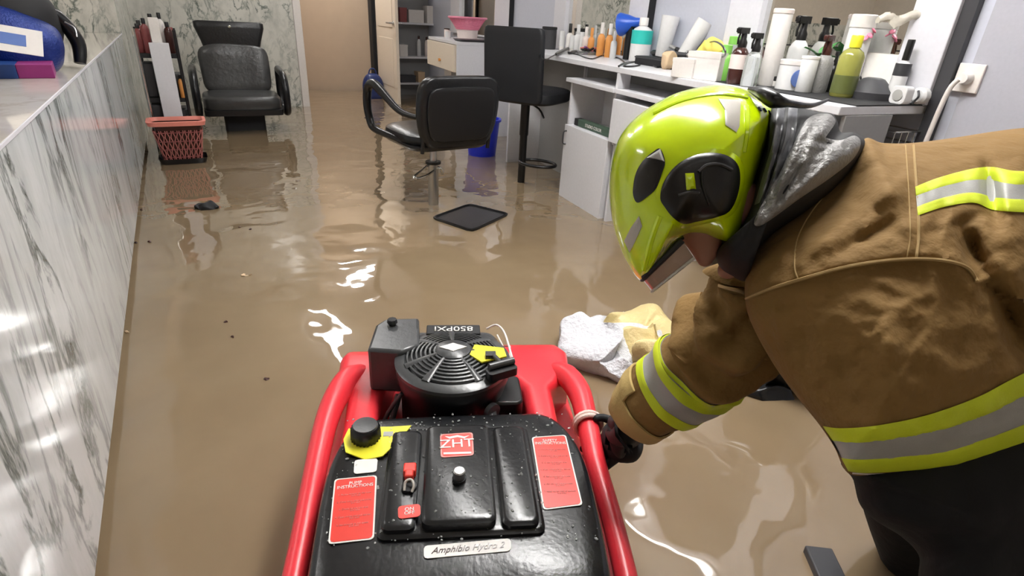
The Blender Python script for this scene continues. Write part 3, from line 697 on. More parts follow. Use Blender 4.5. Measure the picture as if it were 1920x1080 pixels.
# dark heap of dryers and clippers
P = base(1262, 112)
for i, (a, b_, th, m, l, cp) in enumerate([((1222, 92), (1262, 86, .01), .018, 'black', 'black hair iron at the back of the heap before the white cups', None),
        ((1326, 94), (1292, 88, .02), .022, 'black', 'black hair dryer body lying towards the yellow cloth', None),
        ((1245, 102), (1290, 104, .01), .020, 'darkgrey', 'dark grey clipper in the front of the heap', None),
        ((1300, 80), (1268, 80, .035), .019, 'black', 'black curling iron lying on top of the heap', [(1318, 84, .08), (1336, 78, .11), (1350, 82, .12), (1360, 96, .10), (1356, 106, .06), (1340, 108, .04)])]):
    iron(l, a, b_, th, m, cpts=cp, z=DZ+OH)
cord('power_cord', 'black looped cord lying on the worktop edge below the teal-labelled bottle', 'cord', [(1160, 124, 0), (1172, 118, 0), (1190, 116, 0), (1200, 121, .0), (1188, 124, 0), (1170, 124, 0), (1178, 118, 0), (1200, 113, 0), (1215, 118, 0), (1232, 126, 0), (1246, 120, 0)], .005, 'black')
cord('power_cord', 'thin black cord arching over the middle of the worktop behind the dryers', 'cord', [(1222, 82, .03), (1235, 72, .03), (1250, 66, .03), (1262, 72, .03)], .003, 'black')
P, h, w_ = dims(1252, 130, 97, 26)
r = thing('paper_bag', 'small crumpled tan paper bag left of the off-white boxes', 'bag', P)
superball(w_*.55, w_*.4, h*.5, 4, .012, 20, 5, X=T(0, 0, h*.5)).build('bag_body', 'boxbeige', r)
for (px, py, tp, wp, dp_, l) in [(1276, 146, 110, 44, .10, 'smaller off-white card box at the worktop edge'), (1312, 150, 98, 66, .12, 'larger off-white card box under the yellow cloth')]:
    P, h, w_ = dims(px, py, tp, wp)
    r = thing('card_box', l, 'box', X=T(*P) @ Rz(-75) @ T(0, 0, 0))
    MB().box(-w_/2, w_/2, -.0, dp_, 0, h).build('box_body', 'boxwhite', r, bevel=.003)
    MB().box(-w_/2-.001, w_/2+.001, -.001, dp_+.001, h*.8, h*1.01).build('lid', 'boxwhite', r)
    MB().box(-w_*.1, w_*.3, -.003, 0, h*.2, h*.6).build('printed_mark', 'pinklabel' if wp > 50 else 'sticker', r) if wp < 0 else None
P = base(1326, 128)
r = thing('cloth', 'crumpled yellow cloth lying over the larger off-white box', 'cloth', P+Vector((0, 0, zat(P, 88)-DZ-.01)))
superball(.075, .06, .038, 2.4, .03, 16, 8, X=Rz(-60) @ Rx(12)).build('cloth_body', 'ycloth', r)
jar('light green bottle beside the brown spray bottle', 'bottle', 1352, 152, 84, 30, 'green', 'green', kind=0, caph=.2, name='bottle', neck=.5)
jar('pale green jar behind the light green bottle', 'jar', 1366, 128, 68, 24, 'clear', 'green', kind=1, name='jar')
spray('dark brown spray bottle with a pale pink label', 1376, 158, 50, 31, 'brown', 'black', 'palepink')
spray('clear spray bottle with a black trigger and small blue mark', 1402, 163, 60, 30, 'clear', 'black', None)
jar('tall cream cylinder standing behind the spray bottles', 'can', 1437, 160, 16, 34, 'boxwhite', 'palepink', kind=1, caph=.06, name='can', z=DM)
P, h, w_ = dims(1447, 162, 143, 42, DM)
r = thing('small_box', 'small white box with a black lid at the mat edge', 'box', P, math.radians(-78))
MB().box(-w_/2, w_/2, 0, .04, 0, h*.55).build('box_body', 'sticker', r, bevel=.002); MB().box(-w_/2-.001, w_/2+.001, -.001, .041, h*.55, h).build('lid', 'blackm', r, bevel=.002)
r = jar('white jar with a round blue label and flat lid', 'jar', 1476, 168, 112, 46, 'white_gloss', 'sticker', kind=1, caph=.16, z=DM)
P, h, w_ = dims(1476, 168, 112, 46, DM)
X = T(w_*-.16, -w_*.50, h*.42) @ Rz(-22) @ Rx(90)
MB().lathe([(.0, 0), (w_*.33, 0), (w_*.33, .004)], X=X).build('round_label', 'bluelabel', r)
spray('white spray bottle with a big black trigger head', 1480, 148, 28, 34, 'white_gloss', 'black', None, hs=1.15, z=DM)
jar('white tube standing upright in front of the big spray bottle', 'tube', 1504, 172, 105, 30, 'white_gloss', 'sticker', kind=1, caph=.08, name='tube', z=DM)
spray('grey spray bottle with a brown head right of the white tube', 1530, 173, 64, 33, 'steel' if False else 'hood', 'brown', None, z=DM, hs=.8)
spray('black slim pump bottle between grey spray bottle and oil bottle', 1551, 172, 95, 16, 'black', 'black', None, z=DM, hs=.5)
jar('tall white can behind the oil bottle', 'can', 1580, 150, 27, 40, 'white_gloss', 'boxwhite', kind=1, caph=.16, name='can', z=DM)
r = jar('tall bottle of yellow-green oil with yellow cap and dark label', 'bottle', 1576, 181, 66, 42, 'oil', 'yellow', kind=0, caph=.16, name='bottle', lab='oil_dark', labz=(.06, .36), neck=.4, z=DM)
P = base(1592, 160, DM)
r = thing('flower_clip', 'pink flower hair ornament behind the yellow cap', 'hair ornament', P)
z1 = zat(P, 60)-DM
MB().tube([(0, 0, 0), (0, 0, z1)], .006).build('stem', 'boxbeige', r)
b = MB()
for k in range(7):
    a = k*2*math.pi/7; superball(.022, .014, .006, 2, X=T(.018*math.cos(a), .012*math.sin(a), z1+.018*math.sin(a*1.3)) @ Rz(math.degrees(a)) @ Ry(40), nu=12, nv=8, mb=b)
b.build('petals', 'pink', r)
P = base(1640, 150, DM); zc = zat(P, 40)-DM
r = thing('plastic_bag', 'crumpled translucent plastic bag spilling from the top of the white can', 'bag', P)
b = MB(); n_ = 14
rs = []
for i in range(11):
    x = -.075+.165*i/10; s_ = .020*(1-.6*abs(i-4)/6)
    rs.append([Vector((x*.5+.01*math.sin(i), -x*.85, zc+.012*math.sin(i*1.1)+.006*i/3)) + Vector((0, s_*math.cos(2*math.pi*j/n_)*.8, s_*math.sin(2*math.pi*j/n_)*(1+.3*math.sin(j*2.3+i)))) for j in range(n_)])
b.rings(rs).build('film', 'tissue', r)
P, h, w_ = dims(1645, 168, 62, 72, DM)
r = thing('paper_sheet', 'blank white card leaning against the mirror behind the black nozzle', 'card', X=RW @ T(.24, .055, DM) @ Rx(7))
MB().box(-.11, .09, 0, .003, 0, .17).build('sheet', 'sticker', r)
# leaves and pot
P, h, w_ = dims(1522, 150, 95, 26, DM)
r = thing('potted_plant', 'small potted plant with glossy green leaves behind the grey spray bottle', 'plant', P)
MB().lathe([(w_*.35, 0), (w_*.5, h*.8), (w_*.45, h*.8)]).build('pot', 'sticker', r)
b = MB()
for k, (a, e, l_) in enumerate([(200, 30, .09), (240, 45, .07), (-20, 60, .10), (20, 55, .09), (-50, 35, .06), (120, 50, .08)]):
    X = T(0, 0, h*.8) @ Rz(a) @ Ry(-e)
    rs = [[Vector((l_*t, s_*.020*math.sin(math.pi*min(t*1.02, 1))+0, -.03*t*t+.004*abs(s_)+o_)) for s_, o_ in ((-1, 0), (0, -.004), (1, 0), (0, .001))] for t in [i/8 for i in range(9)]]
    b.rings(rs, X=X)
b.build('leaves', 'leaf', r)
# conical nozzle
P = base(1628, 184, DM); k = pj(P)[2]/F
r = thing('diffuser_nozzle', 'black cone-shaped hair dryer diffuser lying on the mat', 'diffuser', P)
MB().lathe([(42*k, 0), (42*k, 12*k), (38*k, 15*k), (18*k, 34*k), (12*k, 36*k)], n=32).build('cone', 'darkgrey', r)
P = base(1606, 172, DM)
r = thing('hair_dryer', 'black hair dryer with a cord loop behind the black cone', 'hair dryer', P)
superball(.028, .022, .024, 2.2, X=T(0, 0, .03)).build('motor_body', 'darkgrey', r)
MB().tube([(-.02, 0, .03), (-.035, 0, .055), (-.01, 0, .075), (.0, 0, .05)], .003, smooth=4).build('cord_loop', 'black', r)
# bottle with label by the mirror, socket, rosette
jar('white bottle with black cap and dark label beside the mirror edge', 'bottle', 1672, 160, 74, 26, 'white_gloss', 'black', kind=0, caph=.3, name='bottle', lab='darkgrey', labz=(.42, .62), z=DM)
r = thing('extension_socket', 'white power socket block facing the room on the worktop', 'socket', X=T(*(base(1692, 190, DM, .13)+Vector((0, 0, .033)))) @ RW.to_3x3().to_4x4())
MB().rings([rring(.062, .066, .016, 0), rring(.062, .066, .016, .045)], X=Rx(90) @ T(0, 0, -.045)).build('socket_body', 'white_gloss', r, bevel=.002)
MB().lathe([(.018, .0), (.020, .003)], X=T(0, .045, 0) @ Rx(-90)).build('socket_hole', 'silver', r)
r = thing('cable_spool', 'round white plug with a hooked cable at the end of the worktop', 'plug', X=T(*(base(1726, 190, DM, .055)+Vector((0, 0, .033)))) @ RW.to_3x3().to_4x4())
MB().lathe([(.020, 0), (.031, .004), (.031, .03), (.022, .04)], X=Rx(-90)).build('plug_body', 'white_gloss', r)
MB().tube([(-.002, .045, .018), (-.016, .055, .0), (-.004, .05, -.018), (-.0, .06, -.030)], .004, smooth=4).build('cable', 'darkgrey', r)

# ------------------------------------------------------------------ floating pump
PX = T(.31, .65, 0) @ Rz(-23.3)
pump = thing('floating_pump', 'red and black motorised floating pump in the foreground water', 'pump', X=PX)
# red float
def hull_ring(z, ins, v0=-.42, v1=.75, w=.335, r_=.09): 
    return [Vector((p[0], p[1]+(v0+v1)/2, z)) for p in rrect(2*w-2*ins, (v1-v0)-2*ins, r_, 6)]
hull = MB()
hull.rings([hull_ring(-.06, .03), hull_ring(0, .005), hull_ring(.10, .0), hull_ring(.135, .012), hull_ring(.15, .03)])
hull.build('float_hull', 'red', pump, bevel=0)
def block(prof, u0, u1, name='side_float'):
    # prof: list of (v, ztop); a rounded beam along v
    rs = []
    for v, z, a, b_ in prof:
        rs.append([Vector((p[0], v, p[1])) for p in rrect(b_-a, z-.08, min(.03, (b_-a)/2-.002), 5, ((a+b_)/2, (z+.08)/2))])
    return MB().rings(rs)
bL = block([(.735, .17, -.305, -.20), (.73, .21, -.325, -.185), (.705, .245, -.335, -.175), (.66, .262, -.335, -.17), (.55, .272, -.325, -.185), (.48, .272, -.285, -.195), (.30, .268, -.275, -.20), (.20, .26, -.27, -.20)], 0, 0)
bL.build('side_float', 'red', pump)
bR = block([(.765, .17, .12, .275), (.76, .21, .105, .30), (.735, .245, .10, .315), (.68, .262, .10, .325), (.57, .272, .12, .31), (.49, .272, .165, .245), (.30, .268, .17, .24), (.20, .26, .17, .235)], 0, 0)
bR.build('side_float', 'red', pump)
b = MB(); b.rings([[Vector((p[0], v, p[1])) for p in rrect(.10, .12, .03, 5, (-.165+.0, .12))] for v in (.35, .70)]); b.build('deck_ridge', 'red', pump)
MB().rings([[Vector((p[0], p[1], z)) for p in rrect(.40-.02*z, .07, .03, 5, (-.02, .70))] for z in (.10, .20, .215)]).build('bow_wall', 'red', pump)
for sx in (-1, 1):
    pts = [(sx*.262, .60, .235), (sx*.290, .545, .262), (sx*.308, .46, .268), (sx*(.316 if sx < 0 else .306), .36, .262), (sx*(.312 if sx < 0 else .303), .22, .25), (sx*.302, .05, .24), (sx*.294, -.12, .228), (sx*.288, -.30, .215), (sx*.28, -.37, .15)]
    if sx > 0: pts = [(x+(.005 if v > .3 else 0), v, z) for x, v, z in pts]
    MB().tube(pts, [.030, .033, .031, .027, .024, .022, .022, .022, .024], smooth=6, n=16).build('side_rail', 'red', pump)
MB().tube([(.310+.033*math.cos(a*math.pi/10), .345+.012*math.sin(a*math.pi/10)*0, .262+.033*math.sin(a*math.pi/10)) for a in range(21)], .0065, n=8).tube([(.310+.033*math.cos(a*math.pi/10), .335, .262+.032*math.sin(a*math.pi/10)) for a in range(21)], .006, n=8).build('rope_ring', 'rope', pump)
# black housing
def zt(v):
    return 0 if v > -.075 else -1.6*(v+.075)**2
outl = cromc([(-.215, .300, 0), (-.15, .312, 0), (0, .318, 0), (.12, .318, 0), (.195, .315, 0), (.240, .262, 0), (.262, .16, 0), (.256, -.02, 0), (.238, -.20, 0), (.21, -.36, 0), (0, -.38, 0), (-.21, -.36, 0), (-.245, -.20, 0), (-.264, -.02, 0), (-.272, .14, 0), (-.256, .245, 0)], 5)
cc = Vector((0, .0, 0)); rs = []
for k_, z in ((1.0, .08), (1.0, .26), (.995, .295), (.98, .315), (.955, .326), (.92, .330), (.8, .332), (.6, .333), (.4, .333), (.2, .333), (.02, .333)):
    rs.append([Vector((cc.x+(p.x-cc.x)*k_, cc.y+(p.y-cc.y)*k_, z+(zt(cc.y+(p.y-cc.y)*k_)*min(1, (z-.08)/.18)))) for p in outl])
MB().rings(rs, capa=False).build('housing', 'wetblack', pump, angle=60)
def pad(name, u0, u1, v0, v1, z0, z1, m='wetblack', parent=None, r_=.015, ch=.008):
    w_, d_ = u1-u0, v1-v0; c_ = ((u0+u1)/2, (v0+v1)/2)
    return MB().rings([rring(w_, d_, r_, z0, c_), rring(w_, d_, r_, z1-ch*.6, c_), rring(w_-ch, d_-ch, r_, z1-ch*.15, c_), rring(w_-ch*2, d_-ch*2, r_*.8, z1, c_)]).build(name, m, parent or pump)
pad('control_base', -.150, .143, -.036, .245, .32, .343)
pad('control_panel', -.143, -.084, -.028, .225, .34, .356)
cp = pad('control_panel', -.074, .056, -.026, .232, .34, .362)
pad('control_panel', .066, .132, -.030, .232, .34, .356)
def sticker(name, quad, z, m, border=None, rot=0, th=.0012, lab=None):
    q = [Vector((a, b_, 0)) for a, b_ in quad]; c_ = sum(q, Vector())/4
    def rnd(k, add): 
        out = []
        for i in range(4):
            a, b_, d_ = q[i-1], q[i], q[(i+1) % 4]; e1 = (a-b_).normalized(); e2 = (d_-b_).normalized()
            P_ = b_-(e1+e2)*add
            out += [P_+e1*.006, P_+(e1+e2)*.0018, P_+e2*.006]
        return out
    r_ = None
    if border:
        r_ = MB().rings([[p+Vector((0, 0, z)) for p in rnd(1, 0)], [p+Vector((0, 0, z+th)) for p in rnd(1, 0)]]).build(name, border, pump)
        MB().rings([[p+Vector((0, 0, z+th*.5)) for p in rnd(1, -.0028)], [p+Vector((0, 0, z+th*1.5)) for p in rnd(1, -.0028)]]).build('printed_face', m, r_)
    else: r_ = MB().rings([[p+Vector((0, 0, z)) for p in rnd(1, 0)], [p+Vector((0, 0, z+th)) for p in rnd(1, 0)]]).build(name, m, pump)
    return r_, c_
zs = .3335
for quad, title, rows, a in (([(-.245, .112), (-.166, .119), (-.154, -.030), (-.229, -.036)], 'PUMP\nINSTRUCTIONS', 5, -4), ([(.150, .216), (.226, .221), (.222, .026), (.146, .018)], 'SAFETY\nINSTRUCTIONS', 7, -2)):
    s_, c_ = sticker('instruction_label', quad, zs, 'redlabel', 'sticker')
    zt_ = zs+.002
    top = (Vector(quad[0]+(0,))+Vector(quad[1]+(0,)))/2; bot = (Vector(quad[2]+(0,))+Vector(quad[3]+(0,)))/2; L_ = (bot-top).length
    dv = (bot-top).normalized(); ang = math.degrees(math.atan2(-dv.x, dv.y))+180
    text('title', title, .0105, 'sticker', s_, T(*(top+dv*.022), zt_) @ Rz(ang) if False else T(top.x+dv.x*.020, top.y+dv.y*.020, zt_) @ Rz(ang), sx=.9)
    body = ['Fit the strainer to the hose', 'Close drain valve and prime', 'Check oil and fuel level', 'Open choke and pull starter', 'Set throttle to full speed', 'Do not run without water', 'Keep hands clear of exhaust'][:rows]
    for i, ln in enumerate(body):
        dd = .045+(L_-.062)*i/rows
        text('line', ('%d. ' % (i+1))+ln+'\n    and wait', .0052, 'pinklabel', s_, T(top.x+dv.x*dd, top.y+dv.y*dd, zt_) @ Rz(ang), sx=.95)
s_, c_ = sticker('name_plate', [(-.069, -.048), (.080, -.041), (.078, -.066), (-.068, -.073)], .3335, 'sticker', None)
text('lettering', 'Amphibio Hydro 2', .017, 'brown', s_, T(.005, -.057, .3352) @ Rz(2.5), shear=.45, sx=.95)
s_, c_ = sticker('maker_label', [(-.046, .199), (.022, .203), (.022, .135), (-.043, .131)], .362, 'sticker' if False else 'redlabel', 'pinklabel')
text('lettering', 'ZHT', .034, 'sticker', s_, T(-.011, .168, .3642) @ Rz(2), sx=1.05)
text('lettering', 'POMP SYSTEMS', .006, 'sticker', s_, T(-.011, .143, .3642) @ Rz(2)) if False else None
MB().add([(-.036, .192, .3640), (-.026, .184, .3640), (-.010, .1885, .3640), (.004, .184, .3640), (.015, .193, .3640), (.004, .1895, .3640), (-.010, .1945, .3640), (-.026, .190, .3640)], [tuple(range(8))]).box(-.038, .017, .139, .144, .3636, .3642).build('wave_mark', 'sticker', s_)
s_, c_ = sticker('switch_label', [(-.117, .018), (-.078, .022), (-.076, -.006), (-.114, -.010)], .3568, 'redlabel', None)
text('lettering', 'ON\nOFF', .0105, 'sticker', s_, T(-.096, .006, .3582) @ Rz(4))
sticker('blank_label', [(-.215, .162), (-.170, .166), (-.168, .128), (-.211, .124)], .3335, 'sticker', None)
k = MB().lathe([(.013, .36), (.013, .368), (.011, .369)], c=(-.008, .072, 0)).build('push_button', 'blackm', pump)
MB().lathe([(.0105, .368), (.0115, .372), (.0115, .384), (.009, .386)], c=(-.008, .072, 0)).build('button_cap', 'steel', k)
k = MB().lathe([(.014, .354), (.014, .362), (.011, .363)], c=(-.100, .062, 0)).build('switch', 'blackm', pump)
MB().box(-.113, -.089, .088, .112, .354, .372).box(-.109, -.093, .072, .09, .354, .376).build('switch_flap', 'redlabel', k, bevel=.003)
MB().tube([(-.108, .050, .362), (-.106, .062, .372), (-.096, .064, .374), (-.091, .054, .370), (-.094, .046, .362)], .0025, smooth=4).build('switch_loop', 'refl', k)
# fuel cap and tag
tg = [(-.245, .215), (-.235, .180), (-.195, .163), (-.160, .166), (-.130, .205), (-.108, .250), (-.150, .252), (-.20, .262), (-.24, .25)]
k = MB().rings([[Vector((x, y, .338+.006*math.sin(x*40))) for x, y in tg], [Vector((x, y, .3405+.006*math.sin(x*40))) for x, y in tg]]).build('warning_tag', 'yellow', pump)
MB().box(-.165, -.145, .222, .236, .338, .3425).build('printed_mark', 'silver', k)
k = MB()
for n_, (r_, z) in enumerate(((.034, .33), (.036, .345), (.036, .372), (.033, .380), (.026, .383), (.020, .381), (.0, .381))): pass
rs = []
for r_, z, kk in ((.028, .333, 0), (.030, .340, 1), (.029, .366, 1), (.026, .371, 0), (.002, .371, 0)):
    rs.append([Vector((-.200+(r_+kk*.0014*math.cos(j*math.pi))*math.cos(2*math.pi*j/48), .222+(r_+kk*.0014*math.cos(j*math.pi))*math.sin(2*math.pi*j/48), z)) for j in range(48)])
MB().rings(rs).build('fuel_cap', 'black', pump, angle=50)
MB().lathe([(.025, .370), (.0245, .374), (.020, .3735), (.0, .373)], c=(-.200, .222, 0), n=32).build('cap_top', 'enginegrey', pump)
# water drops, uncountable
random.seed(11); b = MB()
for k_ in range(420):
    u_, v_ = random.uniform(-.25, .24), random.uniform(-.05, .30)
    z = .3335
    if -.152 < u_ < .145 and -.045 < v_ < .245: z = .343
    for (a0, a1, zz) in ((-.143, -.084, .356), (-.074, .056, .362), (.066, .132, .356)):
        if a0+.01 < u_ < a1-.01 and -.03+.01 < v_ < .225-.005: z = zz
    if z == .3335 and not (v_ > .25 or u_ < -.16 or u_ > .155): continue
    rr = random.choice((.0009, .0012, .0018, .0026)); ex = random.uniform(.8, 1.6)
    b.lathe([(rr, 0), (rr*.8, rr*.45), (rr*.3, rr*.65)], n=7, X=T(u_, v_, z) @ Rz(random.uniform(0, 180)) @ Matrix.Diagonal((ex, 1, 1, 1)))
tag(b.build('water_drops', 'clear', pump), kind='stuff')
# engine
EC = (-.018, .462)
eng = MB().lathe([(.128, .12), (.130, .30), (.140, .335), (.141, .368), (.136, .376)], c=(EC[0], EC[1], 0), n=56).build('engine', 'black', pump)
MB().rings([rring(.24, .16, .03, .12, (EC[0]+.0, EC[1]+.06)), rring(.24, .16, .03, .36, (EC[0], EC[1]+.06)), rring(.22, .14, .03, .375, (EC[0], EC[1]+.06))]).build('rear_shroud', 'enginegrey', eng)
MB().lathe([(.132, .366), (.130, .370), (.0, .372)], c=(EC[0], EC[1], 0), n=40).build('fan_recess', 'blackm', eng)
def dome(r_): return .376+.026*(1-(r_/.14)**2)
g = MB()
for i, r_ in enumerate([.046, .057, .068, .079, .090, .101, .112]):
    n_ = 60; zc = dome(r_)
    g.rings([[Vector((EC[0]+(r_+o_)*math.cos(2*math.pi*j/n_), EC[1]+(r_+o_)*math.sin(2*math.pi*j/n_), zc+z_)) for j in range(n_)] for o_, z_ in ((-.0028, 0), (-.0022, .003), (.0022, .002), (.0028, -.002), (0, -.005), (-.0028, 0))], capa=False, capb=False)
g.rings([[Vector((EC[0]+r_*math.cos(2*math.pi*j/64), EC[1]+r_*math.sin(2*math.pi*j/64), z_)) for j in range(64)] for r_, z_ in ((.142, .366), (.143, .376), (.136, .380), (.120, .383), (.117, .380), (.118, .372))], capa=False, capb=False)
for a in (0, 42, 92, 140, 200, 238, 300):
    ca, sa = math.cos(math.radians(a)), math.sin(math.radians(a))
    pts = [Vector((EC[0]+r_*ca, EC[1]+r_*sa, dome(r_)+.001)) for r_ in (.04, .06, .08, .1, .122)]
    rs = []
    for i, p in enumerate(pts):
        w_ = .004+.0035*i/2; nrm = Vector((-sa, ca, 0))
        rs.append([p-nrm*w_, p-nrm*w_*.6+Vector((0, 0, .0028)), p+nrm*w_*.6+Vector((0, 0, .0028)), p+nrm*w_, p-Vector((0, 0, .004))])
    g.rings(rs)
g.build('fan_grille', 'enginegrey', eng, angle=50)
k = MB().lathe([(.043, .392), (.043, .404), (.036, .408), (.0, .409)], c=(EC[0], EC[1]+.002, 0), n=36).build('hub_cover', 'enginegrey', eng)
MB().prism([(EC[0]-.034, EC[1]+.002), (EC[0]-.012, EC[1]-.010), (EC[0], EC[1]-.018), (EC[0]+.012, EC[1]-.010), (EC[0]+.034, EC[1]+.002), (EC[0]+.012, EC[1]+.013), (EC[0], EC[1]+.020), (EC[0]-.012, EC[1]+.013)], .408, .4105).build('badge', 'sticker', k)
k = MB().prism([(.022, .442), (.036, .487), (.108, .470), (.112, .432), (.050, .408)], .398, .402, X=Matrix.Identity(4)).build('yellow_label', 'yellow', eng)
# starter handle
k = MB().rings([rring(.075, .030, .008, .385, (.095, .375)), rring(.075, .030, .008, .405, (.095, .375))], X=T(.095, .375, 0) @ Rz(24) @ T(-.095, -.375, 0)).build('starter_housing', 'black', eng)
MB().tube([(.065, .372, .412), (.125, .398, .412)], .0085, n=12).tube([(.095, .385, .412), (.080, .425, .408)], .006).box(.06, .085, .42, .44, .396, .412).build('pull_handle', 'enginegrey', k)
# air filter box
pr = [(-.228, .48), (-.222, .60), (-.20, .635), (-.11, .64), (-.10, .50), (-.145, .468)]
MB().rings([[Vector((x, y, z)) for x, y in pr] for z in (.27, .385, .395)]).build('air_filter_box', 'enginegrey', eng, bevel=.008)
MB().lathe([(.008, .39), (.010, .40), (.014, .402), (.012, .412), (.004, .414)], c=(-.178, .60, 0), n=8).build('wing_nut', 'blackm', eng)
# rear plate and text (reads from the far side)
MB().box(-.088, .055, .565, .612, .372, .388, ).build('label_plate', 'blackm', eng, bevel=.003)
text('lettering', '850PXi', .034, 'sticker', eng, T(-.016, .588, .3895) @ Rz(180), sx=1.05)
MB().tube([(.075, .62, .37), (.10, .615, .385), (.118, .58, .385), (.127, .52, .375), (.133, .44, .36), (.118, .43, .34)], .0028, smooth=4, n=8).tube([(.10, .57, .38), (.112, .52, .375), (.13, .52, .375), (.122, .45, .36)], .002, n=6).build('wire_bracket', 'pinklabel' if False else 'trim', eng)
MB().lathe([(.022, 0), (.022, .012), (.0, .014)], X=T(.070, .352, .30) @ Rz(40) @ Rx(90)).box(.06, .084, .330, .350, .296, .304).build('choke_knob', 'darkgrey', eng)
MB().rings([rring(.16, .12, .02, .13, (.075, .44)), rring(.16, .12, .02, .30, (.075, .44))]).build('engine_block', 'black', eng, bevel=.006)
MB().tube([(-.15, .42, .30), (-.17, .39, .22), (-.155, .37, .15)], .008, smooth=4).tube([(-.14, .40, .32), (-.185, .40, .24), (-.195, .36, .16)], .005, smooth=4).build('fuel_hose', 'darkgrey', eng)

# ------------------------------------------------------------------ things floating
r = thing('plastic_sack', 'crumpled white and pale yellow plastic sack floating beside the pump', 'bag', onz(1170, 690))
ce = onz(1170, 670)
def sack(px, py, w_, h_, d_, m, nm, seed, rot, zz=.02, par=None):
    return superball(w_, d_, h_, 3.4, .055, 10, seed, X=T(*(onz(px, py)+Vector((0, 0, zz)))) @ Rz(rot), nu=64, nv=32)
sack(1138, 662, .17, .085, .17, 0, 0, 2, 20).build('white_part', 'pbag', r, world=True)
sack(1222, 672, .12, .10, .20, 0, 0, 9, -10, .03).build('yellow_part', 'ybag', r, world=True)
r = thing('black_sack', 'wet black plastic sack in the water behind the firefighter\'s sleeve', 'bag', onz(1450, 735))
superball(.13, .12, .21, 2.6, .04, 9, 3, X=T(*(onz(1455, 712)+Vector((0, 0, .17)))), nu=48, nv=28).build('sack_body', 'leather', r, world=True)
superball(.13, .07, .035, 2.4, .04, 14, 5, X=T(*onz(1455, 733)) @ Rz(-40), nu=48, nv=16).build('wet_fold', 'wetblack', r, world=True)
r = thing('dark_clump', 'small dark soaked clump floating in front of the waste basket', 'debris', onz(388, 390))
superball(.075, .045, .028, 2.2, .025, 18, 4, X=T(0, 0, .01) @ Rz(-10), nu=40, nv=20).build('clump', 'blackm', r)
q0, q1, q2 = onz(1505, 1032), onz(1556, 1038), onz(1570, 1110)
r = thing('black_case', 'narrow black case lying in the water near the firefighter', 'case', (q0+q1)/2)
u_ = (q1-q0); v_ = Vector((u_.y, -u_.x, 0)).normalized()*.16
MB().rings([[q0+Vector((0, 0, z)), q1+Vector((0, 0, z)), q1+v_+Vector((0, 0, z)), q0+v_+Vector((0, 0, z))] for z in (-.02, .02)]).build('case_body', 'darkgrey', r, bevel=.004, world=True)
random.seed(5)
for (x, y, s_, l) in [(265, 393, .012, 'tiny dark speck of debris against the counter base'), (255, 455, .01, 'tiny dark speck by the counter below the middle of the picture height'), (280, 453, .010, 'tiny dark speck a little right of the counter base'),
        (462, 515, .022, 'small pale leaf-like scrap floating in open water'), (436, 632, .010, 'tiny round dark speck in the left open water'), (424, 603, .010, 'tiny dark twig scrap in the left open water'), (500, 710, .012, 'tiny scrap left of the red pump'),
        (450, 425, .012, 'tiny dark fragment below the dark clump'), (470, 430, .01, 'tiny brown fragment right below the dark clump'), (238, 622, .012, 'pale crumb touching the marble counter')]:
    o = superball(s_, s_*.5, .004, 2, s_*.5, 60, int(x), nu=12, nv=6).build('debris', 'boxbeige' if 'pale' in l else 'brown')
    o.location = onz(x, y, .002); o.rotation_euler.z = random.uniform(0, 3); tag(o, l, 'debris', 'floating scraps')
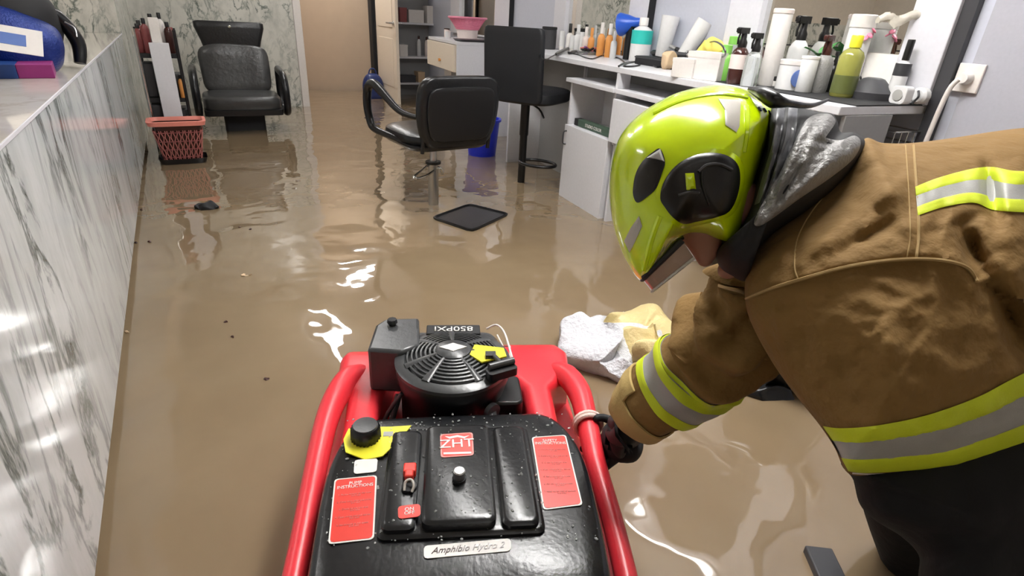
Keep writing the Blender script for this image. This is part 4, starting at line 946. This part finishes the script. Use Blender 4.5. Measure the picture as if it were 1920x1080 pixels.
# ------------------------------------------------------------------ the firefighter
def smin(x): return x
class Body:
    """closed rounded volume: a centre, an outline around it and a depth profile either side of a mid-plane"""
    def __init__(s, outline, center, mid, W, a=2.6, b=2.0, k=8, folds=(), steps=(), nz=0, nfr=30, seed=0):
        s.o = [Vector((p[0], p[1])) for p in cromc([(x, y, 0) for x, y in outline], k)]
        s.c = Vector(center); s.mid = mid; s.W = W; s.a = a; s.b = b; s.folds = folds; s.steps = steps; s.nz = nz; s.nfr = nfr; s.seed = seed
        s.th = [math.atan2(p.y-s.c.y, p.x-s.c.x) for p in s.o]
    def R(s, p):
        d = Vector((p[0], p[1]))-s.c; L = d.length
        if L < 1e-6: return 0
        d /= L; best = 1e9; n = len(s.o)
        for i in range(n):
            A, B = s.o[i]-s.c, s.o[(i+1) % n]-s.c; e = B-A
            den = d.x*e.y-d.y*e.x
            if abs(den) < 1e-9: continue
            t = (A.x*e.y-A.y*e.x)/den; u = (A.x*d.y-A.y*d.x)/den
            if t > 0 and -1e-4 <= u <= 1.0001: best = min(best, t)
        return min(L/best, 1)
    def h(s, x, y, S=None):
        if S is None: S = s.R((x, y))
        v = s.W*max(0, 1-S**s.a)**(1/s.b)
        e = min(1, (1-S)*8)
        f = 0
        for (ax, ay, bx, by, w_, am) in s.folds:
            dx, dy = bx-ax, by-ay; L2 = dx*dx+dy*dy
            t = ((x-ax)*dx+(y-ay)*dy)/L2; tc = min(1, max(0, t))
            q = math.hypot(x-ax-dx*tc, y-ay-dy*tc)/w_
            if q < 3: f += am*math.exp(-q*q)*(math.sin(math.pi*min(1, max(0, .08+t*.84))) if 0 <= t <= 1 else .25)
        for (poly, w_, am) in s.steps:   # polyline, +am above it
            best = None
            for (ax, ay), (bx, by) in zip(poly[:-1], poly[1:]):
                dx, dy = bx-ax, by-ay; t = min(1, max(0, ((x-ax)*dx+(y-ay)*dy)/(dx*dx+dy*dy)))
                q = math.hypot(x-ax-dx*t, y-ay-dy*t); sg = dx*(y-ay)-dy*(x-ax)
                if best is None or q < best[0]: best = (q, sg)
            q = best[0]*(1 if best[1] > 0 else -1)
            f -= am*(1/(1+math.exp(-max(-30, min(30, q/w_)))))
        if s.nz: 
            f += s.nz*noise.noise(Vector((x/s.nfr, y/s.nfr, s.seed)))+s.nz*.4*noise.noise(Vector((x/s.nfr*2.4, y/s.nfr*2.4, s.seed+3)))
        return v+f*e
    def pt(s, x, y, off=0, S=None, side=1):
        m = s.mid(x, y)
        return D(x, y, m-side*(s.h(x, y, S) if side > 0 else s.W*.9*max(0, 1-(S if S is not None else s.R((x, y)))**s.a)**(1/s.b))-side*off)
    def mesh(s, nr=40):
        mb = MB(); rs = []; n = len(s.o)
        Ss = [1-((1-i/nr)**1.7) for i in range(1, nr+1)]
        for S in Ss: rs.append([s.pt(*(s.c+(p-s.c)*S), S=S) for p in s.o])
        for S in reversed(Ss[:-1:3]): rs.append([s.pt(*(s.c+(p-s.c)*S), S=S, side=-1) for p in s.o])
        return mb.rings(rs)
    def patch(s, outline, off=.002, rim=0, k=4, nr=6, th=.004):
        o = [Vector((p.x, p.y)) for p in cromc([(x, y, 0) for x, y in outline], k)] if k > 1 else sub_poly(outline, 6)
        c_ = sum(o, Vector((0, 0)))/len(o); rs = [[s.pt(p.x, p.y, -th) for p in o]]
        for i in range(nr+1):
            S = 1-i/nr*.995
            q = [c_+(p-c_)*(S-.01 if i else 1) for p in o]
            rs.append([s.pt(p.x, p.y, off*(.6 if i == 0 else 1)) for p in q])
        return MB().rings(rs, capa=False)
    def strip(s, top, bot, t0, t1, off=.003, n=8):
        A = crom([Vector((x, y, 0)) for x, y in top], 6); B = crom([Vector((x, y, 0)) for x, y in bot], 6)
        m = max(len(A), len(B)); 
        def at(L, t): q = t*(len(L)-1); i = min(int(q), len(L)-2); return L[i]+(L[i+1]-L[i])*(q-i)
        rs = []
        for i in range(m*2):
            t = i/(m*2-1); a, b_ = at(A, t), at(B, t)
            row = []
            for j in range(n+1):
                p = a+(b_-a)*(t0+(t1-t0)*j/n); o_ = off if 0 < j < n else off*.6
                row.append(s.pt(p.x, p.y, o_))
            for j in (n, 0):
                p = a+(b_-a)*(t0+(t1-t0)*j/n); row.append(s.pt(p.x, p.y, -.003))
            rs.append(row)
        return MB().rings(rs)
    def seam(s, pts, r_=.0016, off=.0005):
        L = crom([Vector((x, y, 0)) for x, y in pts], 8)
        return MB().tube([s.pt(p.x, p.y, off) for p in L], r_, n=6)
def sub_poly(o, k):
    out = []
    for i in range(len(o)):
        a, b_ = Vector(o[i]), Vector(o[(i+1) % len(o)])
        out += [a+(b_-a)*(j/k) for j in range(k)]
    return out
hips = D(1880, 860, .80)
person = thing('person', 'firefighter in a tan turnout jacket and lime helmet bending down to grip the pump rail', 'person', (hips.x, hips.y, -.1))
mj = lambda x, y: .862-(y-350)/500*.115+max(0, (x-1750))/500*.04
# --- body (skin over a skeleton)
def skinned(name, verts, edges, root, m, parent, sub=2):
    me = bpy.data.meshes.new(name); inv = ROOTM[person.name].inverted()
    me.from_pydata([tuple(inv @ Vector(v[0])) for v in verts], edges, []); me.materials.append(M[m])
    o = bpy.data.objects.new(name, me); COL.objects.link(o); o.parent = parent
    md = o.modifiers.new('skin', 'SKIN'); md.use_smooth_shade = True; md.branch_smoothing = .6
    for i, v in enumerate(verts):
        sv = me.skin_vertices[0].data[i]; r_ = v[1]; sv.radius = (r_, r_*(v[2] if len(v) > 2 else 1)); sv.use_root = (i == root)
    s_ = o.modifiers.new('sub', 'SUBSURF'); s_.levels = sub; s_.render_levels = sub
    return o
HD = .835
V = [(D(1900, 860, .82), .12), (D(1820, 650, .85), .11), (D(1700, 500, .89), .10), (D(1560, 440, .88), .06), (D(1470, 425, .87), .045), (D(1405, 425, HD), .055), (D(1340, 370, HD), .075), (D(1285, 330, HD), .072),
     (D(1370, 472, HD), .045), (D(1366, 512, HD), .017), (D(1322, 450, HD), .045), (D(1322, 487, HD), .014), (D(1319, 501, HD), .007), (D(1345, 508, HD), .011),
     (D(1430, 480, .93), .03), (D(1378, 615, 1.0), .035), (D(1200, 795, 1.16), .028),
     (D(1820, 430, .93), .045), (D(2020, 480, .92), .035), (D(2120, 580, .90), .03),
     (Vector((.92, .12, .50)), .075), (Vector((1.08, .12, .26)), .055), (Vector((1.22, -.04, -.03)), .045), (Vector((1.06, -.0, -.08)), .035),
     (Vector((1.08, .32, .52)), .075), (Vector((1.24, .36, .26)), .055), (Vector((1.42, .30, -.03)), .045), (Vector((1.27, .36, -.08)), .035)]
E_ = [(0, 1), (1, 2), (2, 3), (3, 4), (4, 5), (5, 6), (6, 7), (5, 8), (8, 9), (6, 10), (10, 11), (11, 12), (9, 13), (2, 14), (14, 15), (15, 16), (2, 17), (17, 18), (18, 19), (0, 20), (20, 21), (21, 22), (22, 23), (0, 24), (24, 25), (25, 26), (26, 27)]
skinned('body', V, E_, 0, 'skin', person)
# face, nearer side, as the photo shows it under the helmet edge
# --- jacket
J = Body([(1618, 262), (1575, 330), (1510, 385), (1450, 430), (1408, 480), (1397, 530), (1400, 580), (1420, 630), (1455, 690), (1495, 745), (1536, 796), (1564, 838), (1590, 887), (1640, 891), (1700, 889), (1790, 883), (1880, 862), (1960, 838), (2060, 800), (2160, 720), (2230, 560), (2200, 390), (2100, 290), (1990, 240), (1920, 240), (1860, 247), (1790, 258), (1710, 268), (1655, 268)],
    (1765, 560), mj, .185, 2.3, 2.0, 8,
    folds=[(1500, 490, 1610, 400, 16, .014), (1610, 400, 1700, 335, 16, .014), (1530, 400, 1660, 290, 11, -.011), (1560, 480, 1700, 400, 11, -.011), (1730, 300, 1850, 275, 10, -.008), (1740, 440, 1850, 400, 9, -.010), (1480, 520, 1500, 430, 9, -.008), (1600, 430, 1650, 415, 16, .006), (1520, 345, 1600, 300, 9, .006),
           (1800, 420, 1850, 520, 18, -.030), (1850, 520, 1925, 655, 22, -.045), (1848, 300, 1872, 420, 14, -.030), (1770, 470, 1830, 560, 18, .012), (1900, 330, 1900, 600, 40, .02),
           (1590, 530, 1700, 560, 14, -.007), (1500, 560, 1520, 700, 15, -.006), (1450, 560, 1470, 680, 10, .006), (1640, 560, 1700, 740, 30, .010), (1830, 520, 1900, 620, 22, .018), (1560, 620, 1600, 780, 14, -.005), (1760, 440, 1800, 400, 14, .012)],
    steps=[([(1397, 562), (1440, 545), (1500, 526), (1580, 504), (1650, 492), (1720, 487), (1790, 493), (1825, 515)], 3.0, .012), ([(1565, 838), (1640, 852), (1780, 840), (1900, 805), (2000, 770)][::1], 400, 0.0)],
    nz=.0065, nfr=48, seed=2)
jk = J.mesh(52).build('jacket', 'tan', person, world=True, angle=70)
J.seam([(1399, 560), (1440, 543), (1500, 524), (1580, 502), (1650, 490), (1720, 485), (1780, 490), (1815, 503), (1832, 528)], .0022, .003).build('yoke_seam', 'tan_seam', jk, world=True)
J.seam([(1713, 272), (1717, 330), (1722, 400), (1722, 450), (1718, 484)]).build('back_seam', 'tan_seam', jk, world=True)
J.seam([(1698, 272), (1702, 330), (1706, 400), (1706, 450), (1700, 484)], .0008).build('stitching', 'tan_seam', jk, world=True)
J.seam([(1560, 352), (1520, 400), (1495, 450), (1490, 500), (1497, 524)], .0012, 0).build('collar_seam', 'tan_seam', jk, world=True)
J.strip([(1716, 350), (1760, 333), (1820, 317), (1860, 313), (1900, 320), (1960, 322), (2040, 330)], [(1721, 404), (1770, 388), (1825, 380), (1860, 393), (1900, 397), (1960, 400), (2040, 405)], 0, 1, .0028, 8).build('reflective_tape', 'silver', jk, world=True)
for a, b_ in ((0, .34), (.68, 1)):
    J.strip([(1716, 350), (1760, 333), (1820, 317), (1860, 313), (1900, 320), (1960, 322), (2040, 330)], [(1721, 404), (1770, 388), (1825, 380), (1860, 393), (1900, 397), (1960, 400), (2040, 405)], a, b_, .004, 5).build('lime_tape', 'limecloth', jk, world=True)
ht = [(1543, 799), (1580, 803), (1650, 797), (1740, 778), (1830, 746), (1890, 715), (1960, 680), (2050, 640)]; hb2 = [(1591, 884), (1625, 887), (1700, 883), (1780, 874), (1850, 858), (1930, 832), (2000, 802), (2080, 760)]
J.strip(ht, hb2, .0, 1, .003, 8).build('reflective_tape', 'silver', jk, world=True)
for a, b_ in ((0, .33), (.70, 1)): J.strip(ht, hb2, a, b_, .0045, 5).build('lime_tape', 'limecloth', jk, world=True)
J.strip([(1598, 886), (1640, 888), (1700, 885), (1780, 876), (1850, 861), (1930, 836)], [(1598, 889), (1640, 891), (1700, 888), (1780, 879), (1850, 864), (1930, 839)], 0, 1, .004, 2).build('hem_piping', 'sticker', jk, world=True)
# --- trousers
mtp = lambda x, y: .80-(y-880)/500*.05
Tr = Body([(1585, 850), (1600, 900), (1612, 945), (1640, 975), (1690, 1006), (1722, 1040), (1722, 1075), (1716, 1120), (1740, 1220), (1800, 1330), (1950, 1380), (2120, 1330), (2260, 1150), (2280, 950), (2200, 780), (2000, 720), (1750, 760)], (1900, 1000), mtp, .125, 2.6, 2, 6, nz=.006, nfr=70, seed=8)
tr = Tr.mesh(28).build('trousers', 'navy', person, world=True, angle=70)
for pts in ([(.88, .12, .55), (1.0, .13, .40), (1.08, .11, .24), (1.19, -.02, .0), (1.22, -.04, -.09)], [(1.02, .29, .58), (1.16, .34, .42), (1.24, .36, .25), (1.38, .31, .0), (1.42, .30, -.09)]):
    MB().tube([Vector(p) for p in pts], [.10, .095, .085, .08, .08], smooth=5, n=18).build('trouser_leg', 'navy', tr, world=True)
# --- sleeve reaching down to the pump
SL = [(1425, 470, .93, .045), (1412, 530, .95, .060), (1384, 598, .98, .078), (1345, 655, 1.03, .087), (1308, 698, 1.07, .083), (1262, 729, 1.11, .080), (1222, 752, 1.14, .074), (1192, 778, 1.165, .060), (1180, 790, 1.18, .046)]
def sleeve_ring(t, k_=1., n=48, disp=1.):
    q = t*(len(SL)-1); i = min(int(q), len(SL)-2); f_ = q-i
    a = [SL[i][j]+(SL[i+1][j]-SL[i][j])*f_ for j in range(4)]
    b0 = SL[max(i-1, 0)]; b1 = SL[min(i+2, len(SL)-1)]
    P_ = D(a[0], a[1], a[2]); tg_ = (D(*b1[:3])-D(*b0[:3])).normalized()
    up = (Vector((0, 0, 1))-tg_*tg_.z).normalized(); bi = tg_.cross(up)
    out = []
    for j in range(n):
        th = 2*math.pi*j/n; r_ = a[3]*k_
        cr = .013*math.sin(t*40+2.4*math.sin(th)+1.5*math.sin(2*th+t*7))*max(0, min(1, (.62-t)*5))+(.006+.016*max(0, min(1, (.47-t)*8)))*noise.noise(Vector((math.cos(th)*1.8, math.sin(th)*1.8, t*8)))
        out.append(P_+up*((r_+cr*disp)*math.cos(th)*1.0)+bi*((r_+cr*disp)*math.sin(th)))
    return out
sl = MB().rings([sleeve_ring(i/120*.93) for i in range(121)]).build('sleeve', 'tan', jk, world=True, angle=70)
def band(t0, t1, k_, m, nm):
    rs = [sleeve_ring(t0+.002, k_*.97)]+[sleeve_ring(t0+(t1-t0)*i/14, k_) for i in range(15)]+[sleeve_ring(t1-.002, k_*.97)]
    return MB().rings(rs, capa=False, capb=False).build(nm, m, sl, world=True, angle=60)
band(.475, .665, 1.035, 'silver', 'reflective_tape'); band(.475, .535, 1.05, 'limecloth', 'lime_tape'); band(.61, .665, 1.05, 'limecloth', 'lime_tape')
rs = [sleeve_ring(t, k_) for t, k_ in ((.78, 1.03), (.785, 1.08), (.86, 1.10), (.93, 1.14), (.95, 1.05), (.945, .85))]
MB().rings(rs, capa=False, capb=False).build('cuff', 'tan_light', sl, world=True, angle=60)
def part_band(t0, t1, k_, j0, j1, m, nm, th=.006):
    rows = []
    for i in range(7):
        rg = sleeve_ring(t0+(t1-t0)*i/6, k_); rl = sleeve_ring(t0+(t1-t0)*i/6, k_-.08)
        rows.append([rg[j % 48] for j in range(j0, j1)]+[rl[j % 48] for j in range(j1-1, j0-1, -1)])
    return MB().rings(rows).build(nm, m, sl, world=True, bevel=.002)
part_band(.70, .79, 1.09, -6, 14, 'tan_light', 'cuff_tab')
# chest strip beyond the collar
P0, P1, P2, P3 = D(1366, 540, .98), D(1388, 532, .97), D(1412, 585, .96), D(1400, 598, .97)
o_ = ray(1390, 560)*.02
MB().rings([[P0, P1, P2, P3], [P0+o_, P1+o_, P2+o_, P3+o_]]).build('chest_tape', 'limecloth', jk, world=True, bevel=.003)
Body([(1362, 545), (1392, 528), (1430, 560), (1470, 640), (1440, 680), (1400, 640), (1375, 600)], (1415, 600), lambda x, y: .97, .05, 2.2).mesh(10).build('far_lapel', 'tan', jk, world=True)
# --- glove
GV = [(D(1205, 792, 1.165), .038), (D(1180, 808, 1.18), .042, .85), (D(1158, 818, 1.19), .036, .85)]
GE = [(0, 1), (1, 2)]
rail = lambda t: (PX @ Vector((.332-.0*t, .30-.05*t, .256)))
def fing(root, pts, r_):
    k0 = len(GV)
    for i, p in enumerate(pts):
        GV.append((p, r_*(1-.10*i))); GE.append((root if i == 0 else k0+i-1, k0+i))
RC = PX @ Vector((.303, .27, .250)); ax = (PX.to_3x3() @ Vector((0, 1, 0))).normalized(); sd = (PX.to_3x3() @ Vector((1, 0, 0))).normalized(); UPV = Vector((0, 0, 1))
# fingers wrap from the outside over/under the rail
for i, (dv_, ln) in enumerate(((.045, 1.0), (.017, 1.06), (-.011, 1.0), (-.038, .86))):
    q = RC+ax*dv_; R_ = .040
    pts = [q+sd*.058+UPV*.012, q+sd*(R_*1.05)*ln+UPV*(-.012), q+sd*.018+UPV*(-.042*ln), q+sd*(-.014*ln)+UPV*(-.043)]
    fing(2, pts, .0125)
fing(1, [RC+ax*.062+sd*.060+UPV*.030, RC+ax*.066+sd*.038+UPV*.036, RC+ax*.058+sd*.014+UPV*.040], .0115)
gl = skinned('glove', GV, GE, 0, 'blackm', person)
Gb = MB(); 
cpt = RC+sd*.072+UPV*.018
superball(.046, .058, .034, 2.4, .004, 20, 2, X=T(*(cpt)) @ Rz(-23), mb=Gb, nu=24, nv=14)
MB().tube([cpt+Vector((-.01, -.02, .022)), cpt+Vector((.012, -.018, .024))], .004).build('glove_highlight', 'refl', gl, world=True)  # white highlight on the black glove, modelled as a small pale bar
Gb.tube([D(1200, 790, 1.165), cpt+Vector((0, 0, 0))], [.036, .028], n=14)
Gb.build('glove_back', 'blackm', gl, world=True)

# --- helmet
hm = lambda x, y: HD
HO = [(1204, 527), (1176, 494), (1154, 440), (1144, 385), (1144, 325), (1156, 270), (1180, 232), (1215, 203), (1262, 177), (1310, 164), (1352, 160), (1392, 166), (1425, 180), (1451, 196), (1452, 215), (1441, 265), (1417, 340), (1400, 400), (1379, 455), (1350, 452), (1318, 441), (1290, 440), (1262, 458), (1230, 497)]
Hm = Body(HO, (1310, 320), hm, .128, 2.5, 2.0, 8)
hel = Hm.mesh(44).build('helmet', 'lime', person, world=True, angle=75)
ear = [(1238, 372), (1243, 345), (1260, 318), (1284, 299), (1314, 288), (1345, 287), (1370, 295), (1385, 312), (1388, 338), (1382, 370), (1368, 396), (1345, 407), (1310, 415), (1282, 420), (1262, 408), (1246, 388)]
def grow(o, k_): 
    c_ = Vector((sum(p[0] for p in o)/len(o), sum(p[1] for p in o)/len(o))); return [tuple(c_+(Vector(p)-c_)*k_) for p in o]
Hm.patch(grow(ear, 1.12), .004, nr=3).build('raised_ridge', 'lime', hel, world=True, angle=60)
e_ = Hm.patch(ear, .0065, nr=8).build('ear_plate', 'black', hel, world=True, angle=60)
Hm.patch([(1282, 321), (1303, 320), (1308, 358), (1285, 360)], .0085, k=1, nr=2).build('lime_window', 'lime', e_, world=True)
def hline(pts, r_, off, m, nm, par): 
    L = crom([Vector((x, y, 0)) for x, y in pts], 6); return MB().tube([Hm.pt(p.x, p.y, off) for p in L], r_, n=6).build(nm, m, par, world=True)
hline([(1310, 322), (1325, 310), (1350, 308), (1372, 318)], .0022, .008, 'darkgrey', 'dial_edge', e_)
hline([(1272, 366), (1290, 361), (1312, 361)], .002, .008, 'darkgrey', 'dial_edge', e_)
hline([(1316, 322), (1318, 350), (1330, 385)], .0018, .008, 'black', 'dial_edge', e_)
v_ = Hm.patch([(1187, 352), (1192, 325), (1205, 302), (1224, 285), (1238, 279), (1247, 303), (1241, 325), (1231, 352), (1215, 368), (1196, 380), (1188, 370)], .003, nr=5).build('vent_cover', 'black', hel, world=True)
Hm.patch([(1212, 296), (1238, 279), (1246, 303), (1228, 298)], .005, k=1, nr=3).build('grey_insert', 'silver', v_, world=True)
Hm.patch([(1347, 185), (1389, 187), (1387, 236), (1381, 248), (1360, 234), (1359, 205)], .002, k=1, nr=5).build('reflective_patch', 'refl', hel, world=True)
Hm.patch([(1182, 428), (1198, 405), (1204, 424), (1190, 455), (1180, 474), (1170, 452)], .002, k=1, nr=5).build('reflective_patch', 'refl', hel, world=True)
hline([(1399, 200), (1400, 240), (1394, 285)], .004, -.001, 'lime', 'shell_ridge', hel)
hline([(1238, 405), (1222, 450), (1208, 505)], .004, -.001, 'lime', 'shell_ridge', hel)
hline([(1225, 215), (1280, 190), (1345, 178), (1400, 184)], .003, -.001, 'lime', 'shell_ridge', hel)
b = MB()
for x, y in ((1424, 205), (1434, 207), (1443, 212)): b.tube([Hm.pt(x-2, y-3, .001), Hm.pt(x+2, y+3, .001)], .002, n=6)
b.build('printed_mark', 'blackm', hel, world=True)
# rubber edge along the rim
def hrim(pts, r_, m, nm, off=0):
    L = crom([Vector((x, y, 0)) for x, y in pts], 6); return MB().tube([Hm.pt(p.x, p.y, off) for p in L], r_, n=8).build(nm, m, hel, world=True)
hrim([(1208, 520), (1232, 493), (1262, 457), (1290, 440), (1318, 442), (1350, 453), (1377, 453)], .0045, 'blackm', 'rim_trim', .0)
hrim([(1377, 453), (1400, 400), (1417, 340), (1441, 265), (1450, 205)], .0045, 'blackm', 'rim_trim', .0)
# visor
vs = []
for j in range(13):
    t = j/12; ph = math.radians(-78+156*t)
    row = []
    for (x, y) in ((1290, 446), (1262, 470), (1232, 500), (1210, 526), (1224, 546)): row.append((x, y))
    vs.append((t, ph))
def vis_ring(t, m_):
    # m_ 0: hinge edge, 1: free edge; arc across the face
    ph = math.radians(-85+170*t)
    ax0 = Vector((1287, 444)) if m_ == 0 else Vector((1309, 478)); tip = Vector((1204, 524)) if m_ == 0 else Vector((1222, 547))
    k_ = math.cos(ph); p = ax0+(tip-ax0)*k_
    return D(p.x, p.y, HD-.095*math.sin(ph))
rows = [[vis_ring(t/24, 0) for t in range(25)], [(vis_ring(t/24, 0)+vis_ring(t/24, 1))/2 for t in range(25)], [vis_ring(t/24, 1) for t in range(25)]]
off_ = fw*.0
mbv = MB(); n_ = 25
inner = [[p+(D(1290, 470, HD)-p).normalized()*.002 for p in r_] for r_ in rows]
loop = [rows[0], rows[1], rows[2], inner[2], inner[1], inner[0]]
mbv.rings([[l[i] for l in loop] for i in range(n_)]).build('visor', 'smoke', hel, world=True, angle=50)
MB().tube(rows[2], .0022, n=6).build('visor_edge', 'refl', hel, world=True)
MB().tube([(p*1) for p in rows[0]], .004, n=6).build('visor_seal', 'blackm', hel, world=True)
# curtain, hood, collar
NO = [(1446, 190), (1480, 190), (1508, 203), (1535, 210), (1560, 213), (1570, 228), (1577, 248), (1602, 249), (1622, 266), (1610, 300), (1570, 350), (1510, 400), (1450, 440), (1412, 480), (1400, 525), (1375, 520), (1352, 505), (1342, 475), (1360, 455), (1378, 448), (1400, 400), (1417, 340), (1437, 265)]
Nk = Body(NO, (1455, 370), lambda x, y: .85, .118, 3.2, 2.2, 8,
    folds=[(1474, 195, 1424, 430, 4, -.010), (1496, 200, 1440, 400, 4, -.010), (1452, 200, 1398, 440, 4, -.006), (1500, 235, 1430, 395, 6, -.012), (1440, 450, 1600, 300, 5, .004)], nz=.002, nfr=20)
nk = Nk.mesh(40).build('neck_curtain', 'blackm', hel, world=True, angle=70)
Nk.strip([(1458, 196), (1450, 260), (1430, 330), (1414, 385)], [(1473, 194), (1464, 258), (1444, 330), (1424, 380)], 0, 1, .002, 4).build('grey_panel', 'curtain', nk, world=True)
Nk.strip([(1479, 197), (1472, 258), (1450, 325), (1430, 380)], [(1496, 200), (1490, 258), (1466, 320), (1442, 372)], 0, 1, .002, 4).build('grey_panel', 'curtain', nk, world=True)
ho = [(1503, 238), (1515, 222), (1532, 214), (1556, 214), (1567, 227), (1558, 242), (1546, 244), (1547, 257), (1575, 263), (1602, 254), (1614, 268), (1600, 298), (1555, 335), (1500, 372), (1455, 405), (1424, 424), (1414, 414), (1436, 370), (1462, 322), (1486, 275)]
o_save = Nk.folds
Nk.folds = list(o_save)+[(1535, 225, 1560, 228, 5, -.004), (1520, 262, 1590, 275, 6, -.008), (1470, 380, 1560, 300, 7, .007), (1450, 395, 1500, 310, 5, -.007), (1530, 250, 1500, 330, 8, .006)]
Nk.nz = .003; Nk.nfr = 14
Nk.patch(ho, .007, k=4, nr=16, th=.006).build('mesh_hood', 'hood', person, world=True, angle=70)
MB().tube([D(1405, 167, .80), D(1432, 176, .77), D(1452, 188, .755), D(1478, 194, .76), D(1520, 198, .79), D(1553, 187, .83)], [.003, .010, .011, .005, .0035, .002], smooth=5, n=10).build('strap', 'leather', hel, world=True)
